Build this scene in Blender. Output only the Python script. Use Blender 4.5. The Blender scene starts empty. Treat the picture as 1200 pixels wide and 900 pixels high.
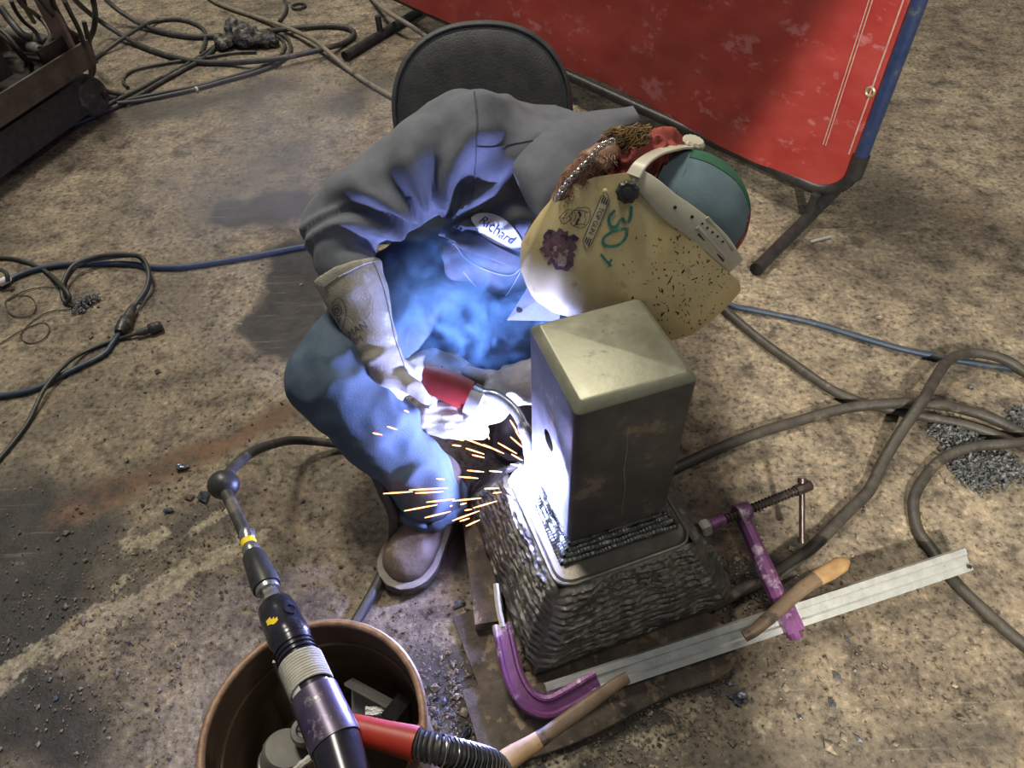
import bpy, bmesh, math, random
import numpy as np
from mathutils import Vector, Matrix, noise as mnoise
from mathutils.bvhtree import BVHTree

random.seed(7); rng = np.random.default_rng(7)
SC = bpy.context.scene
COL = SC.collection

# ------------------------------------------------------------------ camera
FPX, HC = 823.0, 1.3
_dn = np.array([33, 745, 823.0]); _dn /= np.linalg.norm(_dn)
CZ = -_dn; CY = np.array([0, 0, 1.0]) - CZ[2]*CZ; CY /= np.linalg.norm(CY); CX = np.cross(CY, CZ)
EX, EY = np.array([1.0, 0, 0]), np.array([0, 1.0, 0])
R3 = np.array([CX, CY, CZ])                       # camera axes (x right, y down, z ahead) -> world


def P(px, py, z=0.0):
    """world point where the line of sight through a photo pixel meets the level z"""
    r = np.array([(px-600)/FPX, (py-450)/FPX, 1.0]); t = (HC-z)/r.dot(_dn)
    return R3 @ (r*t) + [0, 0, HC]


def PD(px, py, d):
    """world point on the same line of sight at distance d along the view axis"""
    return R3 @ (np.array([(px-600)/FPX, (py-450)/FPX, 1.0])*d) + [0, 0, HC]


cam = bpy.data.cameras.new('camera'); cam.sensor_width = 36; cam.lens = FPX/1200*36; cam.clip_start = 0.02
co = bpy.data.objects.new('camera', cam); COL.objects.link(co)
cr, cd, cf = R3[:, 0], R3[:, 1], R3[:, 2]
co.matrix_world = Matrix(((cr[0], -cd[0], -cf[0], 0), (cr[1], -cd[1], -cf[1], 0), (cr[2], -cd[2], -cf[2], HC), (0, 0, 0, 1)))
SC.camera = co

# ------------------------------------------------------------------ light
w = bpy.data.worlds.new('world'); SC.world = w; w.use_nodes = True
w.node_tree.nodes['Background'].inputs[0].default_value = (0.86, 0.92, 1.0, 1)
w.node_tree.nodes['Background'].inputs[1].default_value = 0.13
SC.view_settings.view_transform = 'Standard'; SC.view_settings.look = 'None'
SC.view_settings.gamma = 1; SC.view_settings.use_curve_mapping = False
SC.view_settings.exposure = 0.0
SC.cycles.volume_step_rate = 2.0


def area(name, loc, target, sx, sy, power, col):
    l = bpy.data.lights.new(name, 'AREA'); l.shape = 'RECTANGLE'; l.size = sx; l.size_y = sy; l.energy = power; l.color = col
    o = bpy.data.objects.new(name, l); COL.objects.link(o); o.location = loc
    o.rotation_euler = (Vector(target)-Vector(loc)).to_track_quat('-Z', 'Y').to_euler(); return o


area('bay_lamp', (-0.9, 2.6, 5.2), (0.1, 1.0, 0), 0.9, 0.9, 200, (1.0, 0.93, 0.80))
area('bay_lamp', (-2.6, 5.2, 5.5), (-0.6, 2.4, 0), 1.0, 1.0, 150, (1.0, 0.93, 0.79))
area('bay_lamp', (2.6, 0.2, 5.0), (0.8, 0.9, 0), 1.0, 1.0, 45, (1.0, 0.93, 0.82))
_sp = bpy.data.lights.new('added_screen_spot', 'SPOT'); _sp.energy = 620; _sp.color = (1.0, 0.93, 0.82); _sp.spot_size = math.radians(120); _sp.spot_blend = 0.03; _sp.shadow_soft_size = 0.05
_so = bpy.data.objects.new('added_screen_spot', _sp); COL.objects.link(_so); _so.location = (.32, -1.56, 2.0)
_n = Vector((.103, -.126, .55)).cross(Vector((-.42, -1.56, 0))).normalized(); _n = _n if _n.x > 0 else -_n      # added unseen spot; its cone edge draws the lit boundary on the screen
_e = (Vector((.83, 1.96, .25))-Vector(_so.location)).normalized()
_so.rotation_euler = (_e*math.cos(math.radians(58.9))+_n*math.sin(math.radians(58.9))).to_track_quat('-Z', 'Y').to_euler()

ARC = P(608, 568, 0.190)
_al = bpy.data.lights.new('arc_light', 'POINT'); _al.energy = 155; _al.color = (0.36, 0.42, 1.0); _al.shadow_soft_size = 0.012
_ao = bpy.data.objects.new('arc_light', _al); COL.objects.link(_ao); _ao.location = ARC + np.array([0.002, -0.001, 0.011])

# ------------------------------------------------------------------ materials


def M(name, c1, c2=None, scale=20, rough=0.6, metal=0.0, bump=0.0, bscale=None, c3=None, s3=4, t3=0.58, rough2=None, sheen=0, contrast=(0.35, 0.65), stretch=None, dist=0.0):
    m = bpy.data.materials.new(name); m.use_nodes = True
    nt = m.node_tree; N = nt.nodes; L = nt.links; b = N['Principled BSDF']
    b.inputs['Metallic'].default_value = metal; b.inputs['Roughness'].default_value = rough
    if sheen: b.inputs['Sheen Weight'].default_value = sheen
    if c2 is None: c2 = tuple(x*0.75 for x in c1)
    tc = N.new('ShaderNodeTexCoord'); src = tc.outputs['Object']
    if stretch:
        mp = N.new('ShaderNodeMapping'); mp.inputs['Scale'].default_value = stretch; L.new(src, mp.inputs[0]); src = mp.outputs[0]
    nz = N.new('ShaderNodeTexNoise'); nz.inputs['Scale'].default_value = scale; nz.inputs['Detail'].default_value = 8; nz.inputs['Roughness'].default_value = 0.65
    nz.inputs['Distortion'].default_value = dist
    L.new(src, nz.inputs['Vector'])
    cr_ = N.new('ShaderNodeValToRGB'); e = cr_.color_ramp.elements
    e[0].position, e[1].position = contrast; e[0].color = (*c1, 1); e[1].color = (*c2, 1)
    L.new(nz.outputs[0], cr_.inputs[0]); colr = cr_.outputs[0]
    if c3:
        n3 = N.new('ShaderNodeTexNoise'); n3.inputs['Scale'].default_value = s3; n3.inputs['Detail'].default_value = 10; n3.inputs['Roughness'].default_value = 0.7
        L.new(src, n3.inputs['Vector'])
        mr = N.new('ShaderNodeMapRange'); mr.inputs[1].default_value = t3; mr.inputs[2].default_value = t3+0.06; L.new(n3.outputs[0], mr.inputs[0])
        mx = N.new('ShaderNodeMix'); mx.data_type = 'RGBA'; L.new(mr.outputs[0], mx.inputs[0]); L.new(colr, mx.inputs[6]); mx.inputs[7].default_value = (*c3, 1)
        colr = mx.outputs[2]
    L.new(colr, b.inputs['Base Color'])
    if rough2 is not None:
        rr = N.new('ShaderNodeMapRange'); rr.inputs[1].default_value = 0.35; rr.inputs[2].default_value = 0.65; rr.inputs[3].default_value = rough; rr.inputs[4].default_value = rough2
        L.new(nz.outputs[0], rr.inputs[0]); L.new(rr.outputs[0], b.inputs['Roughness'])
    if bump:
        nb = N.new('ShaderNodeTexNoise'); nb.inputs['Scale'].default_value = bscale or scale*4; nb.inputs['Detail'].default_value = 6; L.new(src, nb.inputs['Vector'])
        bp = N.new('ShaderNodeBump'); bp.inputs['Strength'].default_value = bump; bp.inputs['Distance'].default_value = 0.004
        L.new(nb.outputs[0], bp.inputs['Height']); L.new(bp.outputs[0], b.inputs['Normal'])
    return m


def EM(name, col, s):
    m = bpy.data.materials.new(name); m.use_nodes = True; b = m.node_tree.nodes['Principled BSDF']
    b.inputs['Base Color'].default_value = (0, 0, 0, 1); b.inputs['Emission Color'].default_value = (*col, 1); b.inputs['Emission Strength'].default_value = s; return m


MT = dict(
    rubber=M('black rubber', (0.022, 0.022, 0.022), (0.05, 0.047, 0.042), 30, 0.55, bump=0.15, c3=(0.11, 0.095, 0.075), s3=9, t3=0.56),
    dusty=M('dusty rubber cable', (0.026, 0.023, 0.019), (0.062, 0.053, 0.041), 30, 0.55, bump=0.3, c3=(0.12, 0.10, 0.075), s3=16, t3=0.6),
    tanhose=M('tan dusty hose', (0.15, 0.125, 0.09), (0.22, 0.19, 0.14), 25, 0.65, bump=0.2, c3=(0.07, 0.06, 0.05), s3=14, t3=0.58),
    bluehose=M('blue hose', (0.016, 0.034, 0.065), (0.035, 0.052, 0.08), 30, 0.5, c3=(0.07, 0.075, 0.08), s3=20, t3=0.55),
    darkiron=M('dark iron', (0.03, 0.028, 0.026), (0.07, 0.06, 0.05), 20, 0.5, 0.6, bump=0.25, c3=(0.12, 0.08, 0.05), s3=12, t3=0.62),
    cartiron=M('brown painted iron', (0.055, 0.044, 0.034), (0.10, 0.08, 0.06), 18, 0.6, 0.2, bump=0.2, c3=(0.04, 0.035, 0.03), s3=8, t3=0.55),
    rustbar=M('red brown bar', (0.17, 0.11, 0.09), (0.11, 0.075, 0.06), 18, 0.65, 0.1, bump=0.2),
    pinkbar=M('faded pink iron', (0.30, 0.21, 0.19), (0.18, 0.12, 0.11), 18, 0.65, 0.1, bump=0.2),
    screen=M('red vinyl', (0.33, 0.035, 0.030), (0.42, 0.065, 0.055), 4, 0.30, bump=0.12, bscale=14, stretch=(1, 1, 1.8), c3=(0.48, 0.16, 0.16), s3=6, t3=0.56, rough2=0.45),  # pale pink patches: smudges plus glare painted into the vinyl colour
    seam=M('pale thread', (0.55, 0.36, 0.30), (0.42, 0.22, 0.18), 40, 0.7),
    brass=M('grommet metal', (0.70, 0.62, 0.42), (0.5, 0.45, 0.3), 40, 0.4, 0.8),
    bluepipe=M('blue pipe', (0.018, 0.035, 0.11), (0.04, 0.06, 0.13), 25, 0.38, 0.2, bump=0.1, c3=(0.10, 0.10, 0.11), s3=25, t3=0.6),
    blackpipe=M('black pipe', (0.018, 0.018, 0.02), (0.045, 0.042, 0.04), 25, 0.42, 0.3, bump=0.15, c3=(0.12, 0.10, 0.08), s3=18, t3=0.62),
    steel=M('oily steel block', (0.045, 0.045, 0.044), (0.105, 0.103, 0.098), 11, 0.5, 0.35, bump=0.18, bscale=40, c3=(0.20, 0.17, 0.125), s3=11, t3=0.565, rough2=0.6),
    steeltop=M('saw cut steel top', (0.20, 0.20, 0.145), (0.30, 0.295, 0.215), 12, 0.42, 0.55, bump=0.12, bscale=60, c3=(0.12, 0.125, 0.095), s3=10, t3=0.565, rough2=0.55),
    edge=M('bright steel edge', (0.42, 0.41, 0.34), (0.22, 0.21, 0.17), 40, 0.4, 0.7),
    weld=M('weld metal', (0.05, 0.048, 0.04), (0.135, 0.127, 0.105), 30, 0.40, 0.5, bump=0.22, bscale=90, c3=(0.17, 0.145, 0.095), s3=14, t3=0.6, rough2=0.55),
    bead=M('fresh weld bead', (0.16, 0.175, 0.17), (0.07, 0.068, 0.06), 40, 0.38, 0.7, bump=0.4, bscale=120, c3=(0.14, 0.11, 0.08), s3=20, t3=0.62),
    plate=M('base plate steel', (0.13, 0.125, 0.105), (0.22, 0.205, 0.17), 14, 0.42, 0.6, bump=0.2, bscale=60, c3=(0.22, 0.17, 0.11), s3=8, t3=0.62),
    purple=M('purple paint', (0.165, 0.055, 0.16), (0.11, 0.035, 0.11), 24, 0.42, 0.2, bump=0.3, bscale=150, c3=(0.42, 0.34, 0.40), s3=13, t3=0.535),
    zinc=M('galvanized steel', (0.52, 0.53, 0.50), (0.40, 0.41, 0.39), 40, 0.42, 0.45, bump=0.2, bscale=200, c3=(0.36, 0.36, 0.34), s3=60, t3=0.62),
    paintw=M('chipped white paint', (0.58, 0.56, 0.46), (0.46, 0.44, 0.36), 40, 0.6, bump=0.2, c3=(0.2, 0.19, 0.16), s3=40, t3=0.66),
    screw=M('dark screw steel', (0.045, 0.035, 0.032), (0.09, 0.07, 0.06), 30, 0.38, 0.7, bump=0.1),
    wood=M('worn tan handle', (0.42, 0.27, 0.12), (0.26, 0.155, 0.065), 22, 0.5, 0.0, bump=0.2, c3=(0.09, 0.06, 0.04), s3=18, t3=0.6),
    woodd=M('burnt brown handle', (0.10, 0.066, 0.04), (0.17, 0.115, 0.07), 22, 0.5, 0.1, bump=0.25, c3=(0.05, 0.035, 0.028), s3=18, t3=0.56),
    plank=M('dirt caked timber', (0.045, 0.036, 0.027), (0.11, 0.086, 0.06), 22, 0.9, bump=1.0, bscale=70, c3=(0.19, 0.145, 0.09), s3=26, t3=0.56),
    drum=M('brown drum', (0.16, 0.115, 0.078), (0.25, 0.175, 0.11), 8, 0.5, 0.35, bump=0.15, c3=(0.055, 0.045, 0.04), s3=5, t3=0.56),
    drumrim=M('rusty rim', (0.17, 0.09, 0.055), (0.36, 0.24, 0.16), 40, 0.55, 0.3, bump=0.3),
    toolblack=M('glossy black tool', (0.012, 0.012, 0.018), (0.03, 0.028, 0.04), 20, 0.22, 0.2, c3=(0.08, 0.075, 0.08), s3=40, t3=0.68),
    toolpurple=M('worn purple metal', (0.05, 0.028, 0.085), (0.10, 0.085, 0.12), 18, 0.34, 0.4, c3=(0.30, 0.29, 0.30), s3=20, t3=0.54),
    chrome=M('scuffed chrome', (0.6, 0.6, 0.58), (0.4, 0.4, 0.38), 30, 0.25, 0.9, c3=(0.12, 0.12, 0.12), s3=30, t3=0.62),
    tape=M('off white cord wrap', (0.55, 0.53, 0.46), (0.42, 0.40, 0.34), 50, 0.8, bump=0.3, c3=(0.15, 0.14, 0.12), s3=35, t3=0.64),
    label=M('worn paper label', (0.62, 0.60, 0.58), (0.45, 0.40, 0.42), 60, 0.6, c3=(0.25, 0.1, 0.12), s3=45, t3=0.6),
    yellow=M('yellow print', (0.85, 0.62, 0.02), (0.75, 0.55, 0.02), 40, 0.5),
    redgrip=M('red rubber grip', (0.36, 0.03, 0.015), (0.27, 0.022, 0.012), 14, 0.42, bump=0.1, c3=(0.25, 0.03, 0.02), s3=12, t3=0.62),
    greymetal=M('grey painted metal', (0.16, 0.155, 0.14), (0.23, 0.22, 0.195), 18, 0.5, 0.3, bump=0.1, c3=(0.09, 0.085, 0.075), s3=12, t3=0.6),
    lightgrey=M('light grey offcut', (0.36, 0.36, 0.33), (0.27, 0.27, 0.25), 20, 0.5, 0.4, bump=0.15),
    rope=M('dirty white rope', (0.6, 0.58, 0.52), (0.4, 0.38, 0.33), 60, 0.9, bump=0.3),
    shirt=M('grey work shirt', (0.088, 0.097, 0.115), (0.118, 0.128, 0.148), 30, 0.85, bump=0.12, bscale=500, sheen=0.15),
    jeans=M('blue denim', (0.035, 0.062, 0.10), (0.075, 0.105, 0.135), 16, 0.9, bump=0.2, bscale=400, contrast=(.3, .7)),
    glove=M('suede welding glove', (0.34, 0.315, 0.255), (0.23, 0.21, 0.165), 22, 0.95, bump=0.3, bscale=260, c3=(0.43, 0.405, 0.34), s3=16, t3=0.58),
    gloved=M('dirty suede palm', (0.34, 0.30, 0.20), (0.22, 0.185, 0.12), 22, 0.95, bump=0.3, bscale=260, c3=(0.48, 0.44, 0.35), s3=18, t3=0.56),
    ink=M('black ink', (0.035, 0.033, 0.03), (0.06, 0.055, 0.05), 60, 0.8),
    fadedink=M('faded grey ink', (0.07, 0.066, 0.056), (0.11, 0.10, 0.09), 60, 0.8),
    skin=M('ruddy skin', (0.50, 0.25, 0.17), (0.42, 0.19, 0.13), 30, 0.5, bump=0.1),
    hair=M('blond brown hair', (0.42, 0.27, 0.10), (0.16, 0.09, 0.035), 60, 0.45),
    beard=M('reddish beard', (0.30, 0.155, 0.085), (0.15, 0.08, 0.05), 60, 0.5),
    bandana=M('red neckerchief', (0.32, 0.06, 0.045), (0.22, 0.04, 0.035), 25, 0.85, bump=0.2),
    paisley=M('red patterned cotton', (0.17, 0.02, 0.03), (0.22, 0.03, 0.04), 40, 0.85, c3=(0.50, 0.33, 0.30), s3=75, t3=0.56),
    capblue=M('blue grey cap cotton', (0.13, 0.19, 0.215), (0.10, 0.15, 0.175), 14, 0.9, bump=0.15, bscale=200),
    capgreen=M('green cap cotton', (0.03, 0.12, 0.065), (0.02, 0.085, 0.045), 20, 0.85, bump=0.15, bscale=200),
    shell=M('cream helmet shell', (0.70, 0.585, 0.32), (0.56, 0.44, 0.195), 13, 0.42, bump=0.06, c3=(0.46, 0.36, 0.19), s3=22, t3=0.6, rough2=0.55),
    inner=M('dark helmet lining', (0.05, 0.05, 0.04), (0.08, 0.075, 0.06), 30, 0.6),
    band=M('ivory headgear plastic', (0.56, 0.53, 0.42), (0.46, 0.43, 0.33), 14, 0.35, c3=(0.34, 0.29, 0.2), s3=16, t3=0.62),
    blackplastic=M('black plastic', (0.016, 0.016, 0.018), (0.04, 0.04, 0.04), 40, 0.4),
    greenpaint=M('green marker', (0.02, 0.17, 0.145), (0.05, 0.25, 0.20), 120, 0.6, c3=(0.42, 0.35, 0.19), s3=130, t3=0.56),
    stickw=M('clear sticker', (0.60, 0.53, 0.36), (0.55, 0.48, 0.31), 30, 0.35),
    stickp=M('dark purple sticker', (0.10, 0.05, 0.09), (0.24, 0.13, 0.14), 45, 0.35, c3=(0.035, 0.025, 0.05), s3=60, t3=0.52, dist=1.5),
    stickf=M('pale sticker face', (0.45, 0.36, 0.27), (0.16, 0.08, 0.11), 110, 0.4, contrast=(0.42, 0.56)),
    patch=M('white name patch', (0.78, 0.78, 0.76), (0.70, 0.70, 0.68), 60, 0.8, bump=0.1, bscale=400),
    navy=M('navy thread', (0.03, 0.028, 0.09), (0.05, 0.045, 0.13), 60, 0.8),
    thread=M('grey thread', (0.05, 0.055, 0.07), (0.08, 0.085, 0.10), 60, 0.8),
    boot=M('worn brown boot', (0.085, 0.06, 0.042), (0.14, 0.105, 0.075), 16, 0.6, bump=0.3, bscale=120, c3=(0.26, 0.22, 0.17), s3=18, t3=0.63),
    sole=M('boot sole', (0.05, 0.045, 0.04), (0.10, 0.085, 0.07), 30, 0.8, bump=0.3),
    welt=M('pale welt', (0.26, 0.23, 0.185), (0.17, 0.15, 0.12), 50, 0.7),
    chair=M('black grey vinyl', (0.035, 0.037, 0.04), (0.065, 0.065, 0.066), 22, 0.55, bump=0.3, bscale=220, c3=(0.10, 0.095, 0.085), s3=12, t3=0.62),
    torchred=M('red torch handle', (0.22, 0.018, 0.014), (0.15, 0.012, 0.01), 16, 0.4),
    cord=M('black cord', (0.02, 0.024, 0.022), (0.04, 0.042, 0.036), 30, 0.5, c3=(0.085, 0.075, 0.055), s3=14, t3=0.58),
    shav=M('grey shavings', (0.045, 0.05, 0.052), (0.15, 0.155, 0.155), 90, 0.55, 0.4),
    grit=M('grit', (0.06, 0.048, 0.035), (0.30, 0.24, 0.17), 31, 0.9, contrast=(0.42, 0.62)),
    slag=M('shiny slag', (0.03, 0.035, 0.045), (0.20, 0.22, 0.26), 60, 0.2, 0.4),
    foil=M('crumpled grimy rag', (0.03, 0.028, 0.025), (0.22, 0.20, 0.165), 26, 0.6, 0.1, contrast=(0.48, 0.64)),
    white=M('white plastic', (0.75, 0.75, 0.74), (0.6, 0.6, 0.6), 20, 0.5),
    spark=EM('glowing spark', (1.0, 0.36, 0.14), 6), arc=EM('arc core', (0.75, 0.8, 1.0), 60), bluearc=EM('ionised fume', (0.15, 0.45, 1.0), 3),
)
MT['lamp'] = EM('lamp glass', (1, 0.95, 0.85), 3)

# ------------------------------------------------------------------ mesh helpers


class MB:
    def __init__(s): s.v = []; s.f = []; s.m = []; s.n = 0

    def add(s, v, f, m=0):
        v = np.asarray(v, float); s.v.append(v); s.f += [tuple(i+s.n for i in q) for q in f]; s.m += [m]*len(f); s.n += len(v); return s

    def rings(s, rings, closed=True, cap=True, m=0):
        rings = [np.asarray(r, float) for r in rings]; k = len(rings[0]); n = len(rings); f = []
        for i in range(n-1):
            for j in range(k if closed else k-1):
                a, b = i*k+j, i*k+(j+1) % k; f.append((a, b, b+k, a+k))
        if cap and closed:
            f.append(tuple(range(k-1, -1, -1))); f.append(tuple((n-1)*k+j for j in range(k)))
        return s.add(np.concatenate(rings), f, m)

    def tube(s, path, r, seg=10, m=0, flat=1.0, up=None):
        p = np.asarray(path, float); n = len(p); r = np.broadcast_to(np.asarray(r, float), (n,))
        t = np.gradient(p, axis=0); t /= np.linalg.norm(t, axis=1)[:, None]+1e-12
        u = np.array([0, 0, 1.0]) if up is None else np.asarray(up, float)
        if abs(t[0].dot(u)) > 0.95 and up is None: u = np.array([1.0, 0, 0])
        a = np.linspace(0, 2*math.pi, seg, endpoint=False); out = []
        for i in range(n):
            u = u-t[i]*u.dot(t[i]); u /= np.linalg.norm(u)+1e-12; q = np.cross(t[i], u)
            out.append(p[i]+r[i]*(np.cos(a)[:, None]*q+flat*np.sin(a)[:, None]*u))
        return s.rings(out, m=m)

    def lathe(s, base, axis, prof, seg=24, m=0, cap=True):
        ax = np.asarray(axis, float); ax /= np.linalg.norm(ax); u = np.cross(ax, [0, 0, 1.0])
        if np.linalg.norm(u) < 1e-3: u = np.array([1.0, 0, 0])
        u /= np.linalg.norm(u); q = np.cross(ax, u); a = np.linspace(0, 2*math.pi, seg, endpoint=False)
        return s.rings([np.asarray(base)+ax*h+r*(np.cos(a)[:, None]*u+np.sin(a)[:, None]*q) for r, h in prof], m=m, cap=cap)

    def box(s, c, ux, uy, uz, m=0):
        c, ux, uy, uz = [np.asarray(x, float) for x in (c, ux, uy, uz)]
        v = [c+a*ux+b*uy+d*uz for d in (-1, 1) for b in (-1, 1) for a in (-1, 1)]
        return s.add(v, [(0, 2, 3, 1), (4, 5, 7, 6), (0, 1, 5, 4), (2, 6, 7, 3), (0, 4, 6, 2), (1, 3, 7, 5)], m)

    def grid(s, pts, m=0):
        pts = np.asarray(pts, float); a, b = pts.shape[:2]
        f = [(i*b+j, i*b+j+1, (i+1)*b+j+1, (i+1)*b+j) for i in range(a-1) for j in range(b-1)]
        return s.add(pts.reshape(-1, 3), f, m)

    def capsule(s, a, b, ra, rb, seg=14, m=0, squash=None):
        a = np.asarray(a, float); b = np.asarray(b, float); ax = b-a; L = np.linalg.norm(ax)
        ax = ax/L if L > 1e-6 else np.array([0, 0, 1.0])
        pr = [(ra*math.cos(t), -ra*math.sin(t)) for t in (1.5, 1.1, .7, .35)]+[(ra, 0), (rb, L)]+[(rb*math.cos(t), L+rb*math.sin(t)) for t in (.35, .7, 1.1, 1.5)]
        return s.lathe(a, ax, pr, seg, m)

    def chain(s, pts, rad, seg=14):
        for i in range(len(pts)-1): s.capsule(pts[i], pts[i+1], rad[i], rad[i+1], seg)
        return s

    def ellipsoid(s, c, ax, seg=20, m=0):
        c = np.asarray(c, float); A = [np.asarray(x, float) for x in ax]; rs = []
        for t in np.linspace(-1.5, 1.5, 13):
            p = np.linspace(0, 2*math.pi, seg, endpoint=False)
            rs.append(c+math.cos(t)*(np.cos(p)[:, None]*A[0]+np.sin(p)[:, None]*A[1])+math.sin(t)*A[2])
        return s.rings(rs, m=m)


ORG = {}
def nm(o): return o.name
def mesh_from(mb, name, mats, org=(0, 0, 0), smooth=True):
    me = bpy.data.meshes.new(name)
    V = np.concatenate(mb.v)-np.asarray(org)
    me.from_pydata(V.tolist(), [], mb.f)
    for m in (mats if isinstance(mats, (list, tuple)) else [mats]): me.materials.append(m)
    me.polygons.foreach_set('material_index', mb.m); me.polygons.foreach_set('use_smooth', [smooth]*len(me.polygons))
    me.update(); return me


def fix(me):
    bm = bmesh.new(); bm.from_mesh(me); bmesh.ops.recalc_face_normals(bm, faces=bm.faces); bm.to_mesh(me); bm.free(); me.update()


def sharp(me, ang=40):
    try: me.set_sharp_from_angle(angle=math.radians(ang))
    except Exception: pass


def obj(name, mb, mats, parent=None, smooth=True, ang=40, recalc=True):
    org = ORG.get(nm(parent), (0, 0, 0)) if parent else (0, 0, 0)
    me = mesh_from(mb, name, mats, org, smooth)
    if recalc: fix(me)
    if smooth: sharp(me, ang)
    o = bpy.data.objects.new(name, me); COL.objects.link(o)
    if parent: o.parent = parent; ORG[nm(o)] = org
    return o


def tag(o, label=None, cat=None, group=None, kind=None):
    if label: o['label'] = label
    if cat: o['category'] = cat
    if group: o['group'] = group
    if kind: o['kind'] = kind
    return o


def thing(name, label, cat, loc, group=None):
    o = bpy.data.objects.new(name, None); COL.objects.link(o); o.location = tuple(loc); o.empty_display_size = 0.05
    ORG[nm(o)] = tuple(loc); return tag(o, label, cat, group)


def cr_path(pts, n=8):
    p = np.asarray(pts, float); p = np.vstack([2*p[0]-p[1], p, 2*p[-1]-p[-2]]); out = []
    for i in range(1, len(p)-2):
        for t in np.linspace(0, 1, n, endpoint=False):
            a, b, c, d = p[i-1:i+3]
            out.append(0.5*((2*b)+(c-a)*t+(2*a-5*b+4*c-d)*t*t+(3*b-a-3*c+d)*t**3))
    out.append(p[-2]); return np.array(out)


def seg_path(pts, n=24):
    """an open path resampled to n points of even spacing"""
    p = cr_path(pts, 16); d = np.r_[0, np.cumsum(np.linalg.norm(np.diff(p, axis=0), axis=1))]
    t = np.linspace(0, d[-1], n); return np.stack([np.interp(t, d, p[:, k]) for k in range(3)], 1)


def remesh(mb, voxel, smooth=6, factor=0.5):
    """weld overlapping closed shapes into one continuous skin; returns vertex array + faces + normals"""
    me = mesh_from(mb, 'tmp', [MT['white']]); fix(me); o = bpy.data.objects.new('tmp', me); COL.objects.link(o)
    m = o.modifiers.new('r', 'REMESH'); m.mode = 'VOXEL'; m.voxel_size = voxel
    if smooth: s = o.modifiers.new('s', 'SMOOTH'); s.iterations = smooth; s.factor = factor
    dg = bpy.context.evaluated_depsgraph_get(); ev = o.evaluated_get(dg); r = bpy.data.meshes.new_from_object(ev)
    bpy.data.objects.remove(o); bpy.data.meshes.remove(me)
    n = len(r.vertices); V = np.empty(n*3); r.vertices.foreach_get('co', V); V = V.reshape(-1, 3)
    Nn = np.empty(n*3); r.vertices.foreach_get('normal', Nn); Nn = Nn.reshape(-1, 3)
    Fc = [tuple(p.vertices) for p in r.polygons]; bpy.data.meshes.remove(r); return V, Fc, Nn


def bvh_of(o):
    me = o.data; off = Vector(ORG.get(nm(o), (0, 0, 0)))
    return BVHTree.FromPolygons([v.co+off for v in me.vertices], [tuple(p.vertices) for p in me.polygons])


def drape(pts, bvh, d, off=0.0008, back=0.15):
    """lay points onto a surface, travelling along direction d"""
    d = Vector(d).normalized(); out = []
    for p in pts:
        h = bvh.ray_cast(Vector(p)-d*back, d, back*2.5)
        if h[0] is None:
            h = bvh.find_nearest(Vector(p))
        nn = h[1] if h[1].dot(d) < 0 else -h[1]
        out.append(np.array(h[0]+nn*off))
    return np.array(out)


def text_mesh(s, size, shear=0.0, space=1.0):
    cu = bpy.data.curves.new('t', 'FONT'); cu.body = s; cu.size = size; cu.shear = shear; cu.space_character = space; cu.resolution_u = 3
    cu.align_x = 'CENTER'; cu.align_y = 'CENTER'
    o = bpy.data.objects.new('t', cu); COL.objects.link(o)
    me = bpy.data.meshes.new_from_object(o.evaluated_get(bpy.context.evaluated_depsgraph_get()))
    bpy.data.objects.remove(o); bpy.data.curves.remove(cu)
    bm = bmesh.new(); bm.from_mesh(me); bmesh.ops.triangulate(bm, faces=bm.faces)
    bmesh.ops.subdivide_edges(bm, edges=[e for e in bm.edges if e.calc_length() > size*0.25], cuts=2, use_grid_fill=True)
    V = np.array([v.co[:] for v in bm.verts]); Fc = [tuple(v.index for v in f.verts) for f in bm.faces]; bm.free(); bpy.data.meshes.remove(me)
    return V, Fc


def line2d(pts, w):
    """a flat ribbon polyline as 2-D quads"""
    p = np.asarray(pts, float); t = np.gradient(p, axis=0); t /= np.linalg.norm(t, axis=1)[:, None]+1e-9
    q = np.stack([-t[:, 1], t[:, 0]], 1)*w/2; V = np.concatenate([p+q, p-q]); n = len(p)
    return V, [(i, i+1, n+i+1, n+i) for i in range(n-1)]


def add2d(mb, V2, Fc, o, ax, ay, bvh, d, off, m=0):
    V2 = np.asarray(V2, float); pts = np.asarray(o)+V2[:, :1]*np.asarray(ax)+V2[:, 1:2]*np.asarray(ay)
    mb.add(drape(pts, bvh, d, off), Fc, m)


def fold(V, k=6.0, seed=0.0, st=(1, 1, 1)):
    """ridged cloth noise, one value per point"""
    out = np.empty(len(V)); S = np.asarray(st)*k
    for i, v in enumerate(V):
        q = v*S; out[i] = 1-2*abs(mnoise.noise((q[0]+seed, q[1], q[2])))
    return out


def vnoise(x, y, s, seed):
    g = np.random.default_rng(seed).random((256, 256)); x = x*s; y = y*s
    i = np.floor(x).astype(int); j = np.floor(y).astype(int); fx = x-i; fy = y-j; fx = fx*fx*(3-2*fx); fy = fy*fy*(3-2*fy)
    a, b, c, d = g[i % 256, j % 256], g[(i+1) % 256, j % 256], g[i % 256, (j+1) % 256], g[(i+1) % 256, (j+1) % 256]
    return (a*(1-fx)+b*fx)*(1-fy)+(c*(1-fx)+d*fx)*fy


def fbm(x, y, s, seed, o=4):
    return sum(vnoise(x, y, s*2**k, seed+k)*0.5**k for k in range(o))/sum(0.5**k for k in range(o))
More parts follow.
